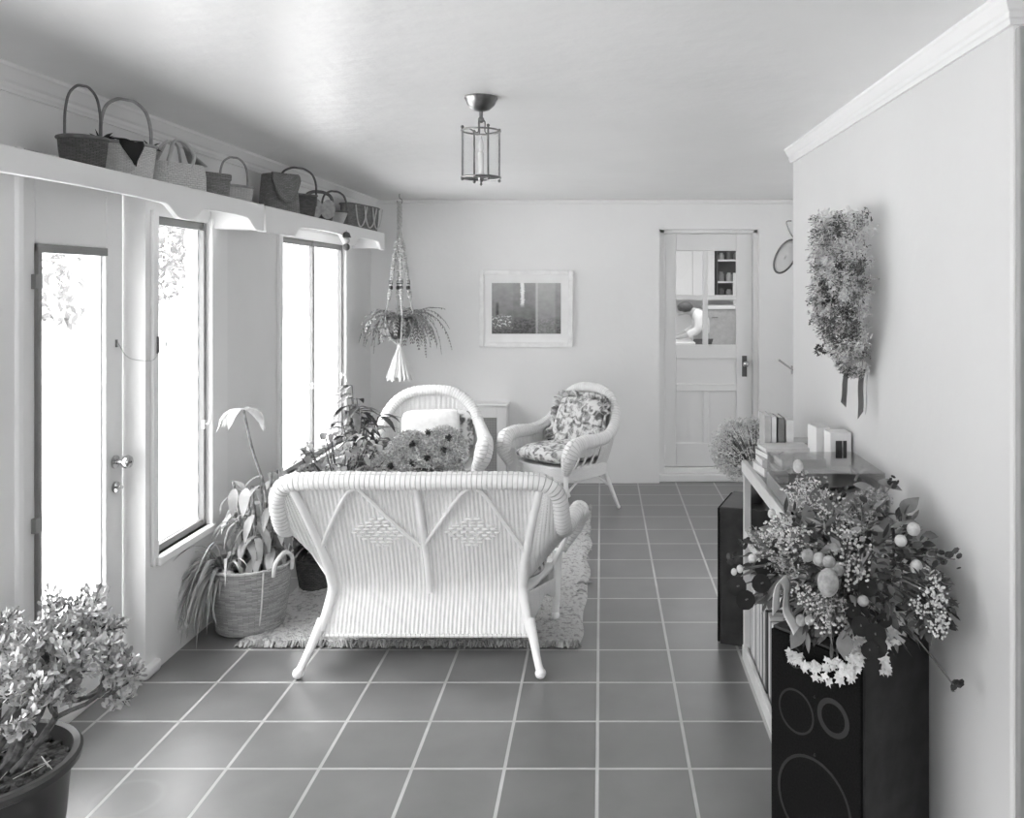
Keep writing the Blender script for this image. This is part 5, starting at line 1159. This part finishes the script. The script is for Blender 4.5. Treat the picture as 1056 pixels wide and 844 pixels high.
# ================================================================== BOUQUET HANGING ON THE RIGHT WALL
t = thing('wall_bouquet', 'dried flower bouquet with dark ribbon tails hanging on the right wall', 'flowers', (XR, 3.02, 1.56))
rng = random.Random(101)
mb1, mb2, mb3, smb = MB(), MB(), MB(), MB()
for k in range(2300):
    z = rng.uniform(-.28, .285); hw = .20 * (1 if z > -.03 else 1 - ((-.03 - z) / .27) ** 1.2 * .72) * (1 if z < .2 else math.sqrt(max(.15, 1 - ((z - .2) / .12) ** 2))); a = rng.uniform(-1, 1)
    y = hw * a; dep = (.06 + .11 * math.sqrt(max(0, 1 - a * a))) * (1 if z > -.1 else max(.4, 1 + (z + .1) * 3.2)); x = -.012 - dep * rng.uniform(.35, 1.08)
    p = Vector((x, y, z)); n_ = Vector((-.8, a * .8, .2)); c_ = noise.noise(p * 16) + rng.uniform(-.18, .18)
    m_ = mb1 if c_ > .1 else (mb2 if c_ > -.12 else mb3)
    for q in range(6): m_.leaf(p + sph(rng) * .012, n_ + sph(rng), sph(rng), rng.uniform(.008, .018), rng.uniform(.004, .008), .4, 2)
    if k % 60 == 0: smb.tube([(-.03, 0, -.29), tuple(p * .6 + Vector((-.01, 0, -.05))), tuple(p)], .0012, 4, 2)
for k in range(60):
    z = rng.uniform(-.05, .25); p = Vector((-.12, -.0 + rng.uniform(.12, .21), z)); d = Vector((-.6, .5, .3)) + sph(rng) * .7
    smb.tube([tuple(p), tuple(p + d * .025), tuple(p + d * .045 + Vector((0, 0, -.01)))], .0012, 4, 2); mb1.leaf(p + d * .04, sph(rng), sph(rng), .016, .008, 0, 2)
mb1.build('pale_sprays', dry_l, t); mb2.build('grey_sprays', dry_m, t); mb3.build('dark_sprays', mat('dried_charcoal', .05, .16, rough=.9, scale=40), t); smb.build('stems', stem_m, t)  # pale, grey and dark dried tones, sorted by noise
for (y, z, r_, g_) in ((-.02, .06, .016, 1), (.12, .045, .014, 1), (-.08, .05, .012, 1), (-.03, .035, .014, 0), (-.15, -.06, .015, 0), (.06, .11, .013, 1), (-.12, .1, .012, 0), (-.1, .02, .018, 1), (.02, .02, .017, 1), (-.05, .12, .015, 1), (-.14, .0, .014, 1), (-.05, -.02, .015, 0), (.17, .0, .013, 0), (.12, .14, .016, 1), (.05, -.2, .014, 0)):
    p = (-.165 * math.sqrt(max(.1, 1 - (y / .22) ** 2)), y, z); m_ = MB(); m_.ball(p, r_ * .6, 9, 6); mound(m_, p, (r_, r_, r_), 34, rng, r_ * .9, False); m_.build('pale_bloom' if g_ else 'dark_bloom', dry_l if g_ else dry_d, t)
for k, (dy, L_) in enumerate(((.045, .125), (-.04, .145), (-.062, .13))):
    mb = MB(); mb.grid(lambda u, v: (-.05 - .02 * v - .004 * sin(v * 5) + (u - .5) * (.024 if k < 2 else .006) + (.014 if k == 1 else .026 if k == 2 else -.012), dy - .022 * v * (1 if k else -.4) + (u - .5) * (.02 if k < 2 else .006), -.26 - L_ * v - (.022 * (1 - u if k else u) if v == 1 else 0)), 4, 10)
    o = mb.build('ribbon_tail', mat('dark_ribbon', .11, .16, rough=.4) if k < 2 else mat('pale_ribbon', .6), t); o.modifiers.new('s', 'SOLIDIFY').thickness = .0012
MB().ball((-.05, 0, -.265), .028, 14, 8, (.8, 1, .6)).build('ribbon_knot', mat('dark_ribbon', .11, .16, rough=.4), t)

# ================================================================== THINGS BEHIND THE PARTITION'S FAR END
t = thing('carpet_beater', 'oval wire-edged beater hanging from a hook beside the back door', 'beater', (.945, 4.262, 1.765))
t.scale = (.82, 1, .82)
EL = lambda a, r=1: (-.035 + r * (.055 * cos(a) * cos(.5) + .11 * sin(a) * sin(.5)), 0, -.04 + r * (-.055 * cos(a) * sin(.5) + .11 * sin(a) * cos(.5)))
MB().tube([EL(k * 2 * pi / 36) for k in range(37)], .0065, 8, caps=False).build('rim', mat('beater_rim', .1), t)
mb = MB(); mb.grid(lambda u, v: EL(u * 2 * pi, max(v, .001)), 36, 4, cu=True); o = mb.build('panel', mat('beater_panel', .5, .58), t); o.modifiers.new('s', 'SOLIDIFY').thickness = .003
MB().tube([(.03, 0, .05), (.0, 0, .09), (-.02, 0, .13), (-.03, 0, .17), (.0, 0, .175)], .004, 6, 4).build('hook', metal_m, t)
t = thing('coat_peg', 'thin slanting metal peg sticking out past the wall edge near the back door', 'peg', (.95, 4.241, 1.17))
MB().tube([(.0, 0, 0), (.0, .03, 0), (-.06, .06, .045)], .005, 8).build('peg', brass_m, t); MB().box(-.012, 0, -.02, .012, .005, .02).build('peg_plate', brass_m, t, False)
